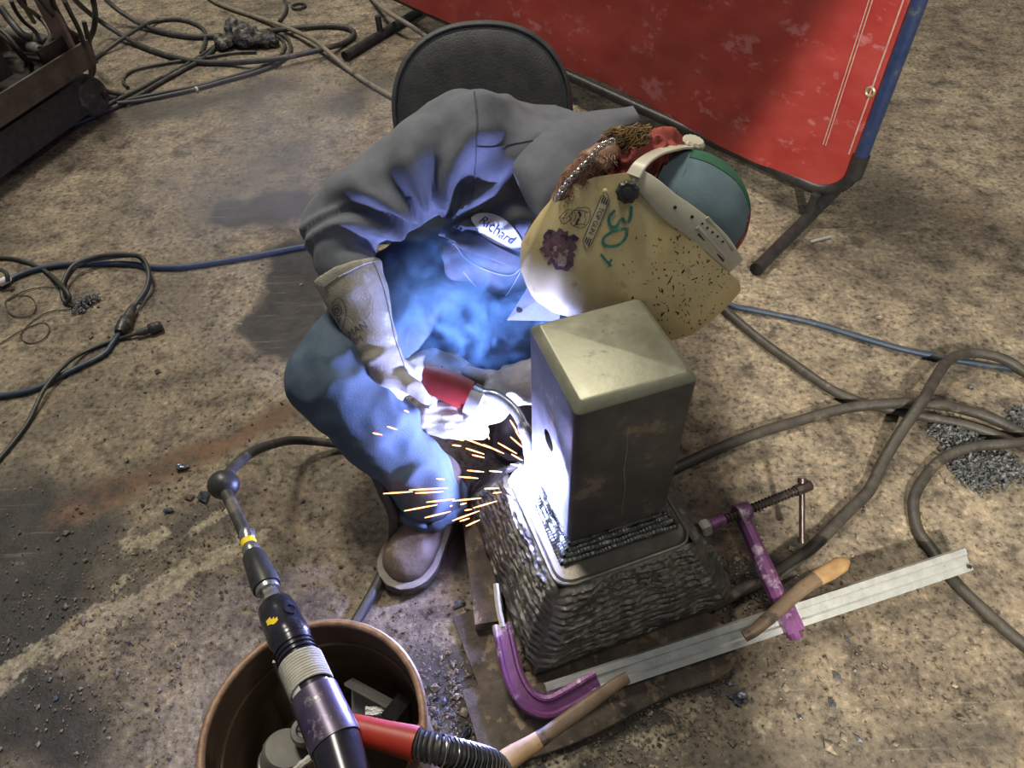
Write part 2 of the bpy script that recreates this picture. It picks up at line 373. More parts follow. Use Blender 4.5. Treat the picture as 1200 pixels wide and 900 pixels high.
#%%PART2
# ------------------------------------------------------------------ floor
def stain(pts_px, w_px, X_, Y_, seed, hard=0.55):
    """distance field to a polyline of photo positions on the ground, ragged by noise"""
    p = np.array([P(a, b)[:2] for a, b in pts_px]); wd = np.linalg.norm(P(pts_px[0][0]+w_px, pts_px[0][1])[:2]-p[0])
    d = np.full(X_.shape, 1e9)
    if len(p) == 1: d = np.hypot(X_-p[0, 0], Y_-p[0, 1])
    for a, b in zip(p[:-1], p[1:]):
        ab = b-a; t = np.clip(((X_-a[0])*ab[0]+(Y_-a[1])*ab[1])/ab.dot(ab), 0, 1)
        d = np.minimum(d, np.hypot(X_-a[0]-t*ab[0], Y_-a[1]-t*ab[1]))
    r = d/wd+(fbm(X_+9, Y_+9, 7, seed)-0.5)*1.3
    return np.clip((1.0-r)/hard, 0, 1)


xs = np.unique(np.r_[np.arange(-7, -1.6, .12), np.arange(-1.6, 1.8, .011), np.arange(1.8, 7.01, .12)])
ys = np.unique(np.r_[np.arange(-1.5, -0.02, .1), np.arange(-0.02, 2.1, .011), np.arange(2.1, 4.2, .03), np.arange(4.2, 10, .15)])
GX, GY = np.meshgrid(xs, ys, indexing='ij')
dark = np.zeros_like(GX); rust = np.zeros_like(GX); crust = np.zeros_like(GX)
for k, (pp, wpx, s, h) in enumerate([
    ([(350, 300), (345, 385)], 50, .95, .35), ([(280, 250), (345, 235)], 44, .85, .6), ([(450, 90), (400, 120)], 60, .55, .9), ([(120, 140), (330, 100)], 60, .55, .9),
    ([(250, 250), (330, 180)], 60, .35, .9), ([(20, 630), (40, 720)], 120, .95, .8), ([(70, 870), (0, 800)], 110, .85, .9), ([(30, 520), (110, 470)], 55, .35, .9), ([(0, 560), (60, 560)], 40, .5, .9),
    ([(520, 790), (560, 860)], 70, .8, .8), ([(860, 690), (900, 665)], 42, .9, .7), ([(640, 880), (790, 790)], 60, .75, .8), ([(550, 640), (590, 700)], 40, .8, .8),
    ([(930, 800)], 60, .35, .9), ([(1050, 240), (960, 160)], 90, .35, .9), ([(1000, 100)], 70, .3, .9), ([(800, 760), (850, 810)], 40, .5, .8), ([(700, 900), (1100, 890)], 60, .4, .9),
    ([(120, 660), (260, 600)], 45, .55, .9), ([(60, 740), (260, 650)], 30, .5, .9), ([(200, 330), (270, 420)], 60, .3, .9), ([(400, 560), (470, 640)], 45, .3, .9), ([(960, 900), (1160, 860)], 40, .45, .9)]):
    dark = np.maximum(dark, s*stain(pp, wpx, GX, GY, 20+k*5, h))
for k, (pp, wpx, s, h) in enumerate([([(70, 600), (210, 540), (345, 480)], 30, .8, .8), ([(280, 570), (330, 600)], 40, .45, .9), ([(830, 590), (860, 640)], 40, .5, .8), ([(800, 790), (860, 700)], 45, .7, .8), ([(1080, 200), (1150, 260)], 60, .3, .9), ([(180, 220), (260, 190)], 60, .25, .9)]):
    rust = np.maximum(rust, s*stain(pp, wpx, GX, GY, 220+k*5, h))
for k, (pp, wpx, s, h) in enumerate([([(0, 790), (130, 720), (315, 625)], 30, .9, .9), ([(150, 640), (180, 630)], 30, .75, .7), ([(130, 690), (200, 640), (290, 580)], 14, .65, .9), ([(180, 600), (330, 520)], 16, .6, .9), ([(560, 760), (520, 740)], 45, .6, .8), ([(20, 240), (120, 210)], 60, .4, .9),
    ([(800, 830), (760, 860)], 40, .6, .8), ([(200, 880), (330, 700)], 36, .4, .9), ([(860, 880), (900, 830)], 40, .3, .9), ([(370, 20), (420, 50)], 60, .45, .9), ([(700, 880), (640, 900)], 40, .6, .8)]):
    crust = np.maximum(crust, s*stain(pp, wpx, GX, GY, 420+k*5, h))
fineN = fbm(GX+20, GY+20, 26, 3, 3)
cr2 = np.clip((crust+fineN-0.95)*5, 0, 1)
near = np.clip((2.2-GY)/0.3, 0, 1)
GZ = (fbm(GX+20, GY+20, 40, 91, 3)-0.5)*0.004*near+cr2*0.004*near*(0.4+fineN)-0.0025
fl = MB(); fl.grid(np.stack([GX, GY, GZ], -1))
floor_o = obj('floor', fl, MT['grit'], recalc=False); tag(floor_o, 'worn oil stained concrete workshop floor with rust and dirt', kind='structure')
at = floor_o.data.color_attributes.new('grime', 'FLOAT_COLOR', 'POINT')
at.data.foreach_set('color', np.stack([dark, rust, crust, np.ones_like(dark)], -1).reshape(-1).astype(np.float32))


def floor_mat():
    m = bpy.data.materials.new('stained concrete'); m.use_nodes = True; nt = m.node_tree; N = nt.nodes; L = nt.links; b = N['Principled BSDF']
    tc = N.new('ShaderNodeTexCoord'); a = N.new('ShaderNodeVertexColor'); a.layer_name = 'grime'; sp = N.new('ShaderNodeSeparateColor'); L.new(a.outputs[0], sp.inputs[0])

    def noise(s, d=10, r=.65, dist=0):
        n = N.new('ShaderNodeTexNoise'); n.inputs['Scale'].default_value = s; n.inputs['Detail'].default_value = d; n.inputs['Roughness'].default_value = r; n.inputs['Distortion'].default_value = dist
        L.new(tc.outputs['Object'], n.inputs['Vector']); return n.outputs[0]

    def ramp(s, *st):
        r = N.new('ShaderNodeValToRGB'); e = r.color_ramp.elements
        while len(e) < len(st): e.new(0.5)
        for k, (p, c) in enumerate(st): e[k].position = p; e[k].color = (*c, 1)
        L.new(s, r.inputs[0]); return r.outputs[0]

    def mathn(op, x, y):
        q = N.new('ShaderNodeMath'); q.operation = op
        for k, z in enumerate((x, y)):
            if isinstance(z, (int, float)): q.inputs[k].default_value = z
            else: L.new(z, q.inputs[k])
        return q.outputs[0]

    def mask(ch, nz, lo, hi, k=0.9):
        s = mathn('ADD', ch, mathn('MULTIPLY', mathn('SUBTRACT', nz, 0.5), k))
        r = N.new('ShaderNodeMapRange'); r.inputs[1].default_value = lo; r.inputs[2].default_value = hi; L.new(s, r.inputs[0]); return r.outputs[0]

    def mix(f, x, c):
        q = N.new('ShaderNodeMix'); q.data_type = 'RGBA'; L.new(f, q.inputs[0]); L.new(x, q.inputs[6])
        if isinstance(c, tuple): q.inputs[7].default_value = (*c, 1)
        else: L.new(c, q.inputs[7])
        return q.outputs[2]
    n1, n2, n3 = noise(2.2, 12, .62, .4), noise(14, 10, .7), noise(75, 6, .7)
    col = ramp(n1, (.30, (.075, .06, .044)), (.44, (.15, .122, .088)), (.54, (.195, .16, .115)), (.70, (.26, .222, .162)))
    blot = ramp(n2, (.36, (.36, .345, .34)), (.46, (.86, .85, .84)), (.54, (1.10, 1.09, 1.05)), (.64, (1.50, 1.45, 1.33)))
    q = N.new('ShaderNodeMix'); q.data_type = 'RGBA'; q.blend_type = 'MULTIPLY'; q.inputs[0].default_value = 1; L.new(col, q.inputs[6]); L.new(blot, q.inputs[7]); col = q.outputs[2]
    spk = ramp(n3, (.36, (.28, .26, .24)), (.46, (.92, .92, .92)), (.58, (1.15, 1.15, 1.14)), (.67, (1.9, 1.85, 1.75)))
    q = N.new('ShaderNodeMix'); q.data_type = 'RGBA'; q.blend_type = 'MULTIPLY'; q.inputs[0].default_value = 1; L.new(col, q.inputs[6]); L.new(spk, q.inputs[7]); col = q.outputs[2]
    R, G, B = sp.outputs[0], sp.outputs[1], sp.outputs[2]
    dk = ramp(n2, (.35, (.012, .011, .010)), (.65, (.04, .034, .028)))
    fm = mask(R, n2, .12, .70, 1.3); col = mix(fm, col, dk)
    rs = ramp(n2, (.38, (.05, .034, .022)), (.5, (.11, .055, .028)), (.62, (.17, .105, .06)))
    col = mix(mask(G, n2, .25, .95, 2.2), col, rs)
    ct = ramp(n3, (.35, (.12, .092, .058)), (.5, (.24, .20, .135)), (.65, (.36, .325, .235)))
    col = mix(mask(B, n2, .45, .62, 3.0), col, ct)
    # thin scratches and drag marks
    mp = N.new('ShaderNodeMapping'); mp.inputs['Rotation'].default_value = (0, 0, .5); mp.inputs['Scale'].default_value = (1.2, 26, 1); L.new(tc.outputs['Object'], mp.inputs[0])
    sc = N.new('ShaderNodeTexNoise'); sc.inputs['Scale'].default_value = 3; sc.inputs['Detail'].default_value = 8; L.new(mp.outputs[0], sc.inputs['Vector'])
    col = mix(mathn('MULTIPLY', mask(sc.outputs[0], sc.outputs[0], .62, .75, 0), .35), col, (.40, .36, .28))
    L.new(col, b.inputs['Base Color'])
    rr = N.new('ShaderNodeMapRange'); rr.inputs[3].default_value = .78; rr.inputs[4].default_value = .60; L.new(fm, rr.inputs[0]); L.new(rr.outputs[0], b.inputs['Roughness'])
    h = mathn('ADD', mathn('MULTIPLY', n2, .7), mathn('MULTIPLY', n3, .4))
    bp = N.new('ShaderNodeBump'); bp.inputs['Strength'].default_value = .8; bp.inputs['Distance'].default_value = .008; L.new(h, bp.inputs['Height']); L.new(bp.outputs[0], b.inputs['Normal'])
    return m


floor_o.data.materials[0] = floor_mat()
#%%PART3
# ------------------------------------------------------------------ welding screen
def screen():
    A, B = P(467, -2, .10), P(990, 236, .10); A[2] = B[2] = 0
    d = B-A; L0 = np.linalg.norm(d); d = d/L0; nrm = np.array([d[1], -d[0], 0])      # nrm faces the camera
    if nrm[1] > 0: nrm = -nrm
    t = thing('welding_screen', 'red vinyl welding screen on a blue and black tube frame behind the crouching person', 'screen', (B[0], B[1], 0))
    up = np.array([0, 0, 1.0]); W = L0+0.05
    H0, H1, rc = .10, 1.86, .11
    fr = MB(); a = np.linspace(0, math.pi/2, 8)
    path = [A-d*.1+up*H0]+[B-d*rc+up*H0]+[B-d*rc+d*rc*math.sin(k)+up*(H0+rc-rc*math.cos(k)) for k in a[1:]]+[B+up*(H0+rc+.03)]
    fr.tube(path, .0185, 12); obj('bottom_rail', fr, MT['blackpipe'], t)
    col_ = MB(); col_.tube([B+up*(H0+rc-.03), B+up*(H0+rc+.04)], .0225, 12); obj('pipe_collar', col_, MT['blackpipe'], t)
    pl = MB(); pl.tube([B+up*(H0+rc+.02), B+up*H1], .0185, 12); obj('pole', pl, MT['bluepipe'], t)
    pl = MB(); pl.tube([A-d*.1+up*H0, A-d*.1+up*H1], .0185, 12); obj('pole', pl, MT['bluepipe'], t)
    tr = MB(); tr.tube([A-d*.1+up*H1, B+up*H1], .0185, 12); obj('top_rail', tr, MT['bluepipe'], t)
    for (p, q, rail) in ((P(886, 316, .02), P(966, 236, .02), P(940, 222, H0)), (P(404, 66, .02), P(490, 14, .02), P(449, 20, H0))):
        u = (q-p)/np.linalg.norm(q-p); f_ = MB(); f_.tube([p, q+u*.15], .019, 12); f_.tube([p, p+u*.02], .0205, 12)
        fo = obj('foot', f_, MT['blackpipe'], t)
        n0 = p+u*np.dot(np.array([rail[0], rail[1], .02])-p, u)
        st = MB(); st.tube([n0, n0+up*(H0-.02)], .014, 10); obj('stub', st, MT['blackpipe'], t)
    # sheet: thin closed slab with slow waves, hem scooped up a little between the ties
    nu, nv = 150, 90
    U, V = np.meshgrid(np.linspace(0, 1, nu), np.linspace(0, 1, nv), indexing='ij')
    X0 = -.04+U*(L0+.026); zb = H0+.015+.05*np.clip((X0-L0+.13)/.13, 0, 1)**2-.01*np.sin(U*9)
    Z = zb+V*(H1-.03-zb)
    off = .012+.016*np.sin(X0*3.1+Z*2.2)+.010*np.sin(X0*7+Z*4.1+1)+.012*(fbm(X0+3, Z+3, 5, 77, 3)-.5)
    off *= np.clip((L0-X0)/.2, 0.15, 1)
    S = (A[None, None]+X0[..., None]*d+Z[..., None]*up+off[..., None]*nrm)
    mb = MB(); mb.grid(S); mb.grid((S-nrm*.0025)[::-1])
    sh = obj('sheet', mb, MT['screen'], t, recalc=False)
    bv = bvh_of(sh)
    for dx in (.035, .105, .113):
        ln = MB(); z_ = np.linspace(.24, 1.8, 60); pts = np.array([A+d*(L0-dx)+up*z for z in z_])
        q = drape(pts, bv, -nrm, .0015); ln.tube(q, .0016 if dx > .05 else .0024, 5); obj('stitch_line', ln, MT['seam'], sh)
    for z in (.42, .95, 1.5):
        c = drape([A+d*(L0-.036)+up*z], bv, -nrm, .002)[0]; g = MB(); g.lathe(c, nrm, [(.0075, 0), (.0075, .002), (.011, .004), (.0145, .002), (.0145, 0), (.0075, 0)], 18, cap=False); obj('grommet', g, MT['brass'], sh)
    return t


screen()

# ------------------------------------------------------------------ steel post welded on its base
BU = np.array([math.cos(math.radians(17.1)), math.sin(math.radians(17.1)), 0]); BV = np.array([-BU[1], BU[0], 0]); UP = np.array([0, 0, 1.0])
BC = np.array([.146, .719, 0]); ZB, ZT, HB = .22, .578, .0935


def post():
    t = thing('steel_post', 'square dark steel post with a side hole standing welded on the pyramid base', 'steel block', BC+[0, 0, ZB-.03])
    org = np.array(ORG[nm(t)]); me = bpy.data.meshes.new('post_body'); bm = bmesh.new()
    def ring(h, z, r):
        out = []
        for sx, sy, a0 in ((1, 1, 0), (-1, 1, 90), (-1, -1, 180), (1, -1, 270)):
            for a in np.radians(np.linspace(a0, a0+90, 5)): out.append(BC+(sx*(h-r)+r*math.cos(a))*BU+(sy*(h-r)+r*math.sin(a))*BV+UP*z-org)
        return out
    R_ = [[bm.verts.new(p.tolist()) for p in ring(h, z, r)] for h, z, r in ((HB-.008, ZB, .004), (HB-.002, ZB+.002, .009), (HB, ZB+.008, .010), (HB, ZT-.0135, .010), (HB-.0015, ZT-.011, .010), (HB-.0115, ZT-.001, .007), (HB-.0135, ZT, .006))]
    K = 20
    for a, b in zip(R_[:-1], R_[1:]):
        for q in range(K): bm.faces.new((a[q], a[(q+1) % K], b[(q+1) % K], b[q]))
    bm.faces.new(R_[0][::-1]); bm.faces.new(R_[-1])
    # drilled cross hole through the left face
    o0 = np.array([0, 0, HC]); r = P(643, 516, 0)-o0; hc = o0+r*(np.dot(BC-BU*HB-o0, BU)/np.dot(r, BU))-org
    lf = max((f for f in bm.faces if f.normal.dot(Vector(BU)) < -.99 or (f.normal_update() or f.normal.dot(Vector(BU)) < -.99)), key=lambda f: f.calc_area())
    ed = list(lf.edges); bmesh.ops.delete(bm, geom=[lf], context='FACES_ONLY')
    aa = np.linspace(0, 2*math.pi, 32, endpoint=False); cs = [bm.verts.new((hc+BV*.0195*math.cos(x)+UP*.0195*math.sin(x)).tolist()) for x in aa]; c2 = [bm.verts.new((hc+BU*.07+BV*.0195*math.cos(x)+UP*.0195*math.sin(x)).tolist()) for x in aa]
    ce = [bm.edges.new((cs[q], cs[(q+1) % 32])) for q in range(32)]; bmesh.ops.triangle_fill(bm, edges=ed+ce, use_beauty=True)
    for q in range(32): bm.faces.new((cs[q], cs[(q+1) % 32], c2[(q+1) % 32], c2[q]))
    bm.faces.new(c2); bmesh.ops.recalc_face_normals(bm, faces=bm.faces); bm.to_mesh(me); bm.free()
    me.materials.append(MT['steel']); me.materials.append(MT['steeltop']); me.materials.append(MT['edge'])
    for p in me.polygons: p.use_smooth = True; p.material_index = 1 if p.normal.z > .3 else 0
    me.set_sharp_from_angle(angle=math.radians(32))
    o = bpy.data.objects.new('post_body', me); COL.objects.link(o); o.parent = t; ORG[nm(o)] = tuple(org)
    o0 = A0_ = np.array([0, 0, HC]); pts = []
    for a_, b_ in ((736, 500), (734, 530), (731, 552), (732, 570), (728, 604)):
        r = P(a_, b_, 0)-o0; pts.append(o0+r*(np.dot(BC-BV*HB-o0, BV)/np.dot(r, BV))-BV*.0002)
    m = MB(); m.tube(cr_path(pts, 6), .0007, 5); obj('scratch', m, MT['edge'], o)
    # weld bead stack round the foot of the post, every pass its own wavy bead
    for k in range(5):
        e = HB-.013+.0072*k; z = ZB-.003-.0062*k; r_ = .0058
        for (a, b) in (((-1, -1), (1, -1)), ((-1, 1), (-1, -1)), ((1, -1), (1, 1)), ((1, 1), (-1, 1))):
            n = 120; s_ = np.linspace(0, 1, n)
            p0 = BC+a[0]*e*BU+a[1]*e*BV; p1 = BC+b[0]*e*BU+b[1]*e*BV
            path = p0+(p1-p0)*s_[:, None]+(z+.0022*np.sin(s_*9+k*2)+.0010*np.sin(s_*31+k*5))[:, None]*UP
            rad = r_*(1+.10*np.sin(s_*n*1.9)+.10*np.sin(s_*13+k)); mb = MB(); mb.tube(path, rad, 8); obj('weld_bead', mb, MT['bead'], t)


post()
FA = math.radians(18.0); FU = np.array([math.cos(FA), math.sin(FA), 0]); FV = np.array([-FU[1], FU[0], 0]); FC = np.array([.146, .70, 0])
TH, BH, TZ, BZ = .132, .203, .187, .045


def base():
    t = thing('pyramid_base', 'heavy truncated pyramid steel base with rows of weld beads on its sides', 'steel base', FC+[0, 0, .012])
    n, m_ = 140, 90
    core = MB(); rr = .02

    def ring(h, z, r):
        out = []
        for cx, cy, a0 in ((1, 1, 0), (-1, 1, 90), (-1, -1, 180), (1, -1, 270)):
            for a in np.radians(np.linspace(a0, a0+90, 6)): out.append(FC+(cx*(h-r)+r*math.cos(a))*FU+(cy*(h-r)+r*math.sin(a))*FV+UP*z)
        return out
    core.rings([ring(BH-.006, .008, .02), ring(BH-.006, BZ, .02), ring(TH-.004, TZ-.006, .03), ring(TH-.010, TZ, .028)])
    obj('top_plate', core, MT['plate'], t, ang=30)
    # side faces built up by weld passes
    for k, (ax, ay) in enumerate(((FU, -FV), (-FV, -FU), (FV, FU), (-FU, FV))):
        s, h = np.meshgrid(np.linspace(-1, 1, n), np.linspace(0, 1, m_), indexing='ij')
        wv = fbm(s*1.0+5+k, h+5, 6, 300+k, 3)
        nb = 13; ph = h*nb+1.7*(fbm(s*1.5+3*k+8, h*.5+8, 3.0, 340+k, 3)-.5)
        bead = np.abs(np.sin(ph*math.pi))**.7; rip = fbm(s*1.3+9, ph*.4+9, 8, 380+k, 2)
        edge = np.clip((1-np.abs(s))*9, 0, 1)*np.clip(h*14, 0, 1)*np.clip((1-h)*14, 0, 1)
        hw = BH+(TH-BH)*h; z = BZ+(TZ-.004-BZ)*h; bulge = .010*np.sin(h*math.pi)
        d_ = (bulge+(.0052*bead*(.45+.9*rip)+.003*(rip-.5)+.004*(wv-.5)))*edge+.0015*edge-(1-edge)*.004
        c_ = 1.0-.045*(1-edge)
        S = FC+(s*hw*.985)[..., None]*ax+(hw+d_*.9)[..., None]*ay+(z+d_*.45)[..., None]*UP
        b = MB(); b.grid(S); obj('weld_face', b, MT['weld'], t)
    lip = MB(); lip.tube(np.array(ring(TH-.003, TZ-.003, .03)+[ring(TH-.003, TZ-.003, .03)[0]])+rng.normal(0, .0006, (25, 3)), .0032, 7); obj('edge_bead', lip, MT['plate'], t)
    # ground-out step in front of the post
    return t


base()


def slabs():
    # timber packing under the base
    u = FU; pl = MB(); L_, W_ = .50, .14; c = P(712, 800, 0); rs = []
    for s in np.linspace(-1, 1, 26):
        ww = W_*(1 if s < .7 else max(.05, math.sqrt(max(0, 1-((s-.7)/.3)**2)))); a = np.linspace(0, 2*math.pi, 22, endpoint=False)
        cc = c+u*s*L_*.5+FV*.006*math.sin(s*4)
        rs.append([cc+FV*ww*.5*np.sign(math.cos(q))*abs(math.cos(q))**.5+UP*(.0105+.012*np.sign(math.sin(q))*abs(math.sin(q))**.5+.002*mnoise.noise((s*7, q*2, 0))) for q in a])
    pl.rings(rs); tag(obj('timber_plank', pl, MT['plank']), 'flat dirt caked timber with a rounded end in front of the pyramid base', 'timber')
    # narrow steel strips left of the base
    a, b = P(548, 720, 0), P(612, 880, 0); d = (b-a)/np.linalg.norm(b-a); q = np.array([-d[1], d[0], 0])
    s = MB(); s.box((a+b)/2+UP*.006, d*np.linalg.norm(b-a)/2, q*.03, UP*.006); tag(obj('floor_bar', s, MT['plank'], ang=30), 'long dirt covered flat bar on the floor left of the purple clamp', 'bar')
    a, b = P(556, 596, .02), P(575, 735, .02); d = (b-a)/np.linalg.norm(b-a); q = np.array([-d[1], d[0], 0])
    s = MB(); s.box((a+b)/2+UP*.004, d*np.linalg.norm(b-a)/2, q*.028, UP*.018); tag(obj('backing_bar', s, MT['plank'], ang=30), 'dark flat steel bar lying against the left side of the pyramid base', 'bar')


slabs()

# ------------------------------------------------------------------ bar clamp
def clamp():
    t = thing('bar_clamp', 'purple and silver bar clamp gripping the pyramid base', 'clamp', P(660, 815, .0))
    z0 = .055
    a, b = P(655, 812, z0), P(1133, 655, z0); d = (b-a)/np.linalg.norm(b-a); q = np.cross(UP, d)      # q points away from camera
    # bar: flat I-section
    prof = [(-.021, -.007), (-.021, .007), (-.010, .007), (-.007, .003), (.007, .003), (.010, .007), (.021, .007), (.021, -.007), (.010, -.007), (.007, -.003), (-.007, -.003), (-.010, -.007)]
    tilt = math.radians(32); e1 = q*math.cos(tilt)+UP*math.sin(tilt); e2 = np.cross(d, e1)
    if e2[2] < 0: e2 = -e2
    mb = MB(); mb.rings([[p+e1*x+e2*y for x, y in prof] for p in (a-d*.02, b)]); obj('bar', mb, MT['zinc'], t, ang=25)
    pin = MB(); pin.tube([b-d*.008-e1*.012+e2*.004, b-d*.008-e1*.012+e2*.012], .004, 8); obj('end_pin', pin, MT['screw'], t)
    # fixed jaw: swept L with a raised web
    pts = seg_path([P(700, 797, z0), P(665, 818, z0), P(640, 828, z0), P(617, 818, z0+.002), P(601, 790, z0+.01), P(592, 752, z0+.02), P(588, 732, z0+.025)], 30)
    def sweep(name, pts, prof, mat, w=None):
        tt = np.gradient(pts, axis=0); tt /= np.linalg.norm(tt, axis=1)[:, None]; rs = []
        for i, p in enumerate(pts):
            k = np.cross(e2, tt[i]); k /= np.linalg.norm(k); n2 = np.cross(tt[i], k); s = 1 if w is None else w[i]
            rs.append([p+k*x*s+n2*y for x, y in prof])
        m_ = MB(); m_.rings(rs); return obj(name, m_, mat, t, ang=30)
    sweep('fixed_jaw', pts, [(-.020, -.008), (-.020, .006), (-.015, .010), (-.011, .010), (-.008, .005), (.008, .005), (.011, .010), (.016, .010), (.020, .006), (.020, -.008)], MT['purple'], np.linspace(1.0, .88, 30))
    pts2 = seg_path([P(589, 735, z0+.025), P(584, 712, z0+.035), P(581, 684, z0+.05)], 10)
    sweep('jaw_tip', pts2, [(-.004, -.010), (-.005, .004), (0, .009), (.005, .004), (.004, -.010)], MT['paintw'])
    # sliding arm
    s0, s1 = P(934, 748, z0-.005), P(866, 594, .155); pts3 = np.linspace(s0, s1, 12)
    dd = (s1-s0)/np.linalg.norm(s1-s0); k = np.cross(dd, e2); k /= np.linalg.norm(k); n2 = np.cross(k, dd)
    wv = np.interp(np.linspace(0, 1, 12), [0, .12, .3, .45, .8, 1], [.011, .014, .014, .015, .012, .013])
    pr = [(-1, -.010), (-1, .004), (-.55, .011), (.3, .011), (1, .003), (1, -.010)]
    m_ = MB(); m_.rings([[p+k*x*w_+n2*y for x, y in pr] for p, w_ in zip(pts3, wv)]); obj('sliding_arm', m_, MT['purple'], t, ang=25)
    slot = MB(); slot.box(s0+dd*.035-UP*.002, dd*.022, k*.017, n2*.013); obj('slide_head', slot, MT['purple'], t, ang=25)
    # screw through the arm head
    h0, h1 = P(826, 618, .155), P(950, 568, .155); sd = (h1-h0)/np.linalg.norm(h1-h0); L_ = np.linalg.norm(h1-h0)
    hd = h0+sd*np.dot(s1-h0, sd)
    m_ = MB(); m_.lathe(hd-sd*.014, sd, [(.010, 0), (.0165, .001), (.0175, .012), (.0165, .026), (.010, .027)], 22); obj('arm_head', m_, MT['purple'], t)
    m_ = MB(); rad = []; pth = []; n = 260
    for s in np.linspace(.035, L_-.025, n): pth.append(h0+sd*s); rad.append(.0078+.0017*math.sin(s*2*math.pi/.0075))
    m_.tube(pth, rad, 14); obj('screw_thread', m_, MT['screw'], t)
    m_ = MB(); m_.tube([h0+sd*.012, h0+sd*.042], .0095, 16); obj('screw_nose', m_, MT['purple'], t)
    m_ = MB(); m_.lathe(h0-sd*.012, sd, [(.014, 0), (.017, .004), (.017, .016), (.012, .022)], 6); obj('swivel_pad', m_, MT['greymetal'], t, ang=20)
    m_ = MB(); m_.lathe(h0+sd*(L_-.035), sd, [(.0105, 0), (.0115, .004), (.0115, .030), (.0100, .034)], 8); obj('screw_head', m_, MT['screw'], t, ang=20)
    b0 = h0+sd*(L_-.02); top, bt = P(931, 560, .18), P(931, 630, .105)
    v = (bt-top)/np.linalg.norm(bt-top); m_ = MB(); m_.tube([b0-v*.014, b0+v*.10], .0055, 12); m_.tube([b0-v*.019, b0-v*.010], .0085, 12); m_.tube([b0+v*.094, b0+v*.104], .0075, 12); obj('tommy_bar', m_, MT['screw'], t)
    return e1, e2, d


CE1, CE2, CD = clamp()


def handle(pts, wid, thick, label, loc, tipmat_split, cat='tool handle'):
    """worn wedge handle: swelling tan grip, dark twisted flat shank"""
    t = thing('wedge_handle', label, cat, loc); p = seg_path(pts, 34); tt = np.gradient(p, axis=0); tt /= np.linalg.norm(tt, axis=1)[:, None]
    w_ = np.interp(np.linspace(0, 1, 34), *wid); h_ = np.interp(np.linspace(0, 1, 34), *thick); rs = []
    for i in range(34):
        k = np.cross(UP, tt[i]); k /= np.linalg.norm(k); n2 = np.cross(tt[i], k); a = np.linspace(0, 2*math.pi, 14, endpoint=False); tw = .5*i/34
        e, f = k*math.cos(tw)+n2*math.sin(tw), n2*math.cos(tw)-k*math.sin(tw)
        rs.append(p[i]+w_[i]*(np.sign(np.cos(a))*np.abs(np.cos(a))**.75)[:, None]*e+h_[i]*(np.sign(np.sin(a))*np.abs(np.sin(a))**.75)[:, None]*f)
    s = tipmat_split
    mb = MB(); mb.rings(rs[:s+1]); obj('grip', mb, MT['wood'], t, ang=60)
    mb = MB(); mb.rings(rs[s:]); obj('shank', mb, MT['woodd'], t, ang=60)
    return t


handle([P(993, 657, .095), P(975, 668, .10), P(945, 686, .10), P(915, 712, .095), P(885, 738, .09), P(872, 746, .085)], ([0, .06, .18, .35, .55, .8, 1], [.006, .0145, .0155, .0135, .0125, .012, .010]), ([0, .06, .2, .4, 1], [.005, .011, .011, .008, .007]),
       'worn tan and black wedge handle lying across the purple sliding arm', P(900, 715, .0), 10)
handle([P(560, 925, .10), P(590, 894, .10), P(630, 868, .10), P(680, 832, .095), P(720, 803, .09), P(735, 794, .088)], ([0, .1, .22, .45, .7, 1], [.016, .0175, .017, .012, .012, .010]), ([0, .1, .2, .4, 1], [.010, .012, .012, .008, .007]),
       'worn tan and black wedge handle over the silver bar end at bottom edge', P(660, 850, .0), 13)
#%%PART3B
# ------------------------------------------------------------------ the person
A_ = np.array
hipR, hipL = A_([-.05, 1.31, .38]), A_([.18, 1.33, .38])
kneeR, ankR = P(388, 442, .33), P(503, 578, .105)
kneeL, ankL = P(606, 392, .29), A_([.05, 1.10, .10])
shR, shL = P(552, 165, .65), P(768, 208, .575)
elR, wrR = P(398, 262, .535), P(440, 418, .375)
elL, wrL = P(735, 385, .34), P(590, 455, .255)
pelv, belly, chest = A_([.06, 1.36, .40]), A_([.10, 1.29, .475]), A_([.135, 1.22, .53])
HCEN = P(752, 270, .60)
HF = R3 @ A_([-.377, .836, .394]); HF /= np.linalg.norm(HF)
HU = R3 @ A_([.92, .388, .055]); HU -= HF*HU.dot(HF); HU /= np.linalg.norm(HU)
HS = np.cross(HF, HU)


def HP(px, py, s):
    """photo line of sight met with the helmet's side plane at offset s"""
    o = A_([0, 0, HC]); r = P(px, py, 0)-o; return o+r*(np.dot(HCEN+HS*s-o, HS)/np.dot(r, HS))


def HL(u, f, s): return HCEN+HU*u+HF*f+HS*s


headC = HP(792, 250, 0)
neckB = A_([.18, 1.13, .575])
person = thing('person', 'crouching person in grey work shirt, blue jeans and suede gloves, welding head down', 'person', (ankR[0], ankR[1], 0))
EYE = A_([0, 0, HC])


def sp(px, py, bv, off=.001):
    d = P(px, py, 0)-EYE; d /= np.linalg.norm(d); h = bv.ray_cast(Vector(EYE), Vector(d))
    if h[0] is None: return None
    n = h[1] if h[1].dot(Vector(d)) < 0 else -h[1]
    return np.array(h[0]+n*off)


def ribbon(name, px, bv, r, mat, parent, off=.0006, seg=5):
    p = cr_path([(a, b, 0) for a, b in px], 8); q = [sp(a, b, bv, off) for a, b, _ in p]; q = [x for x in q if x is not None]
    if len(q) < 3: return None
    m = MB(); m.tube(q, r, seg); return obj(name, m, mat, parent)


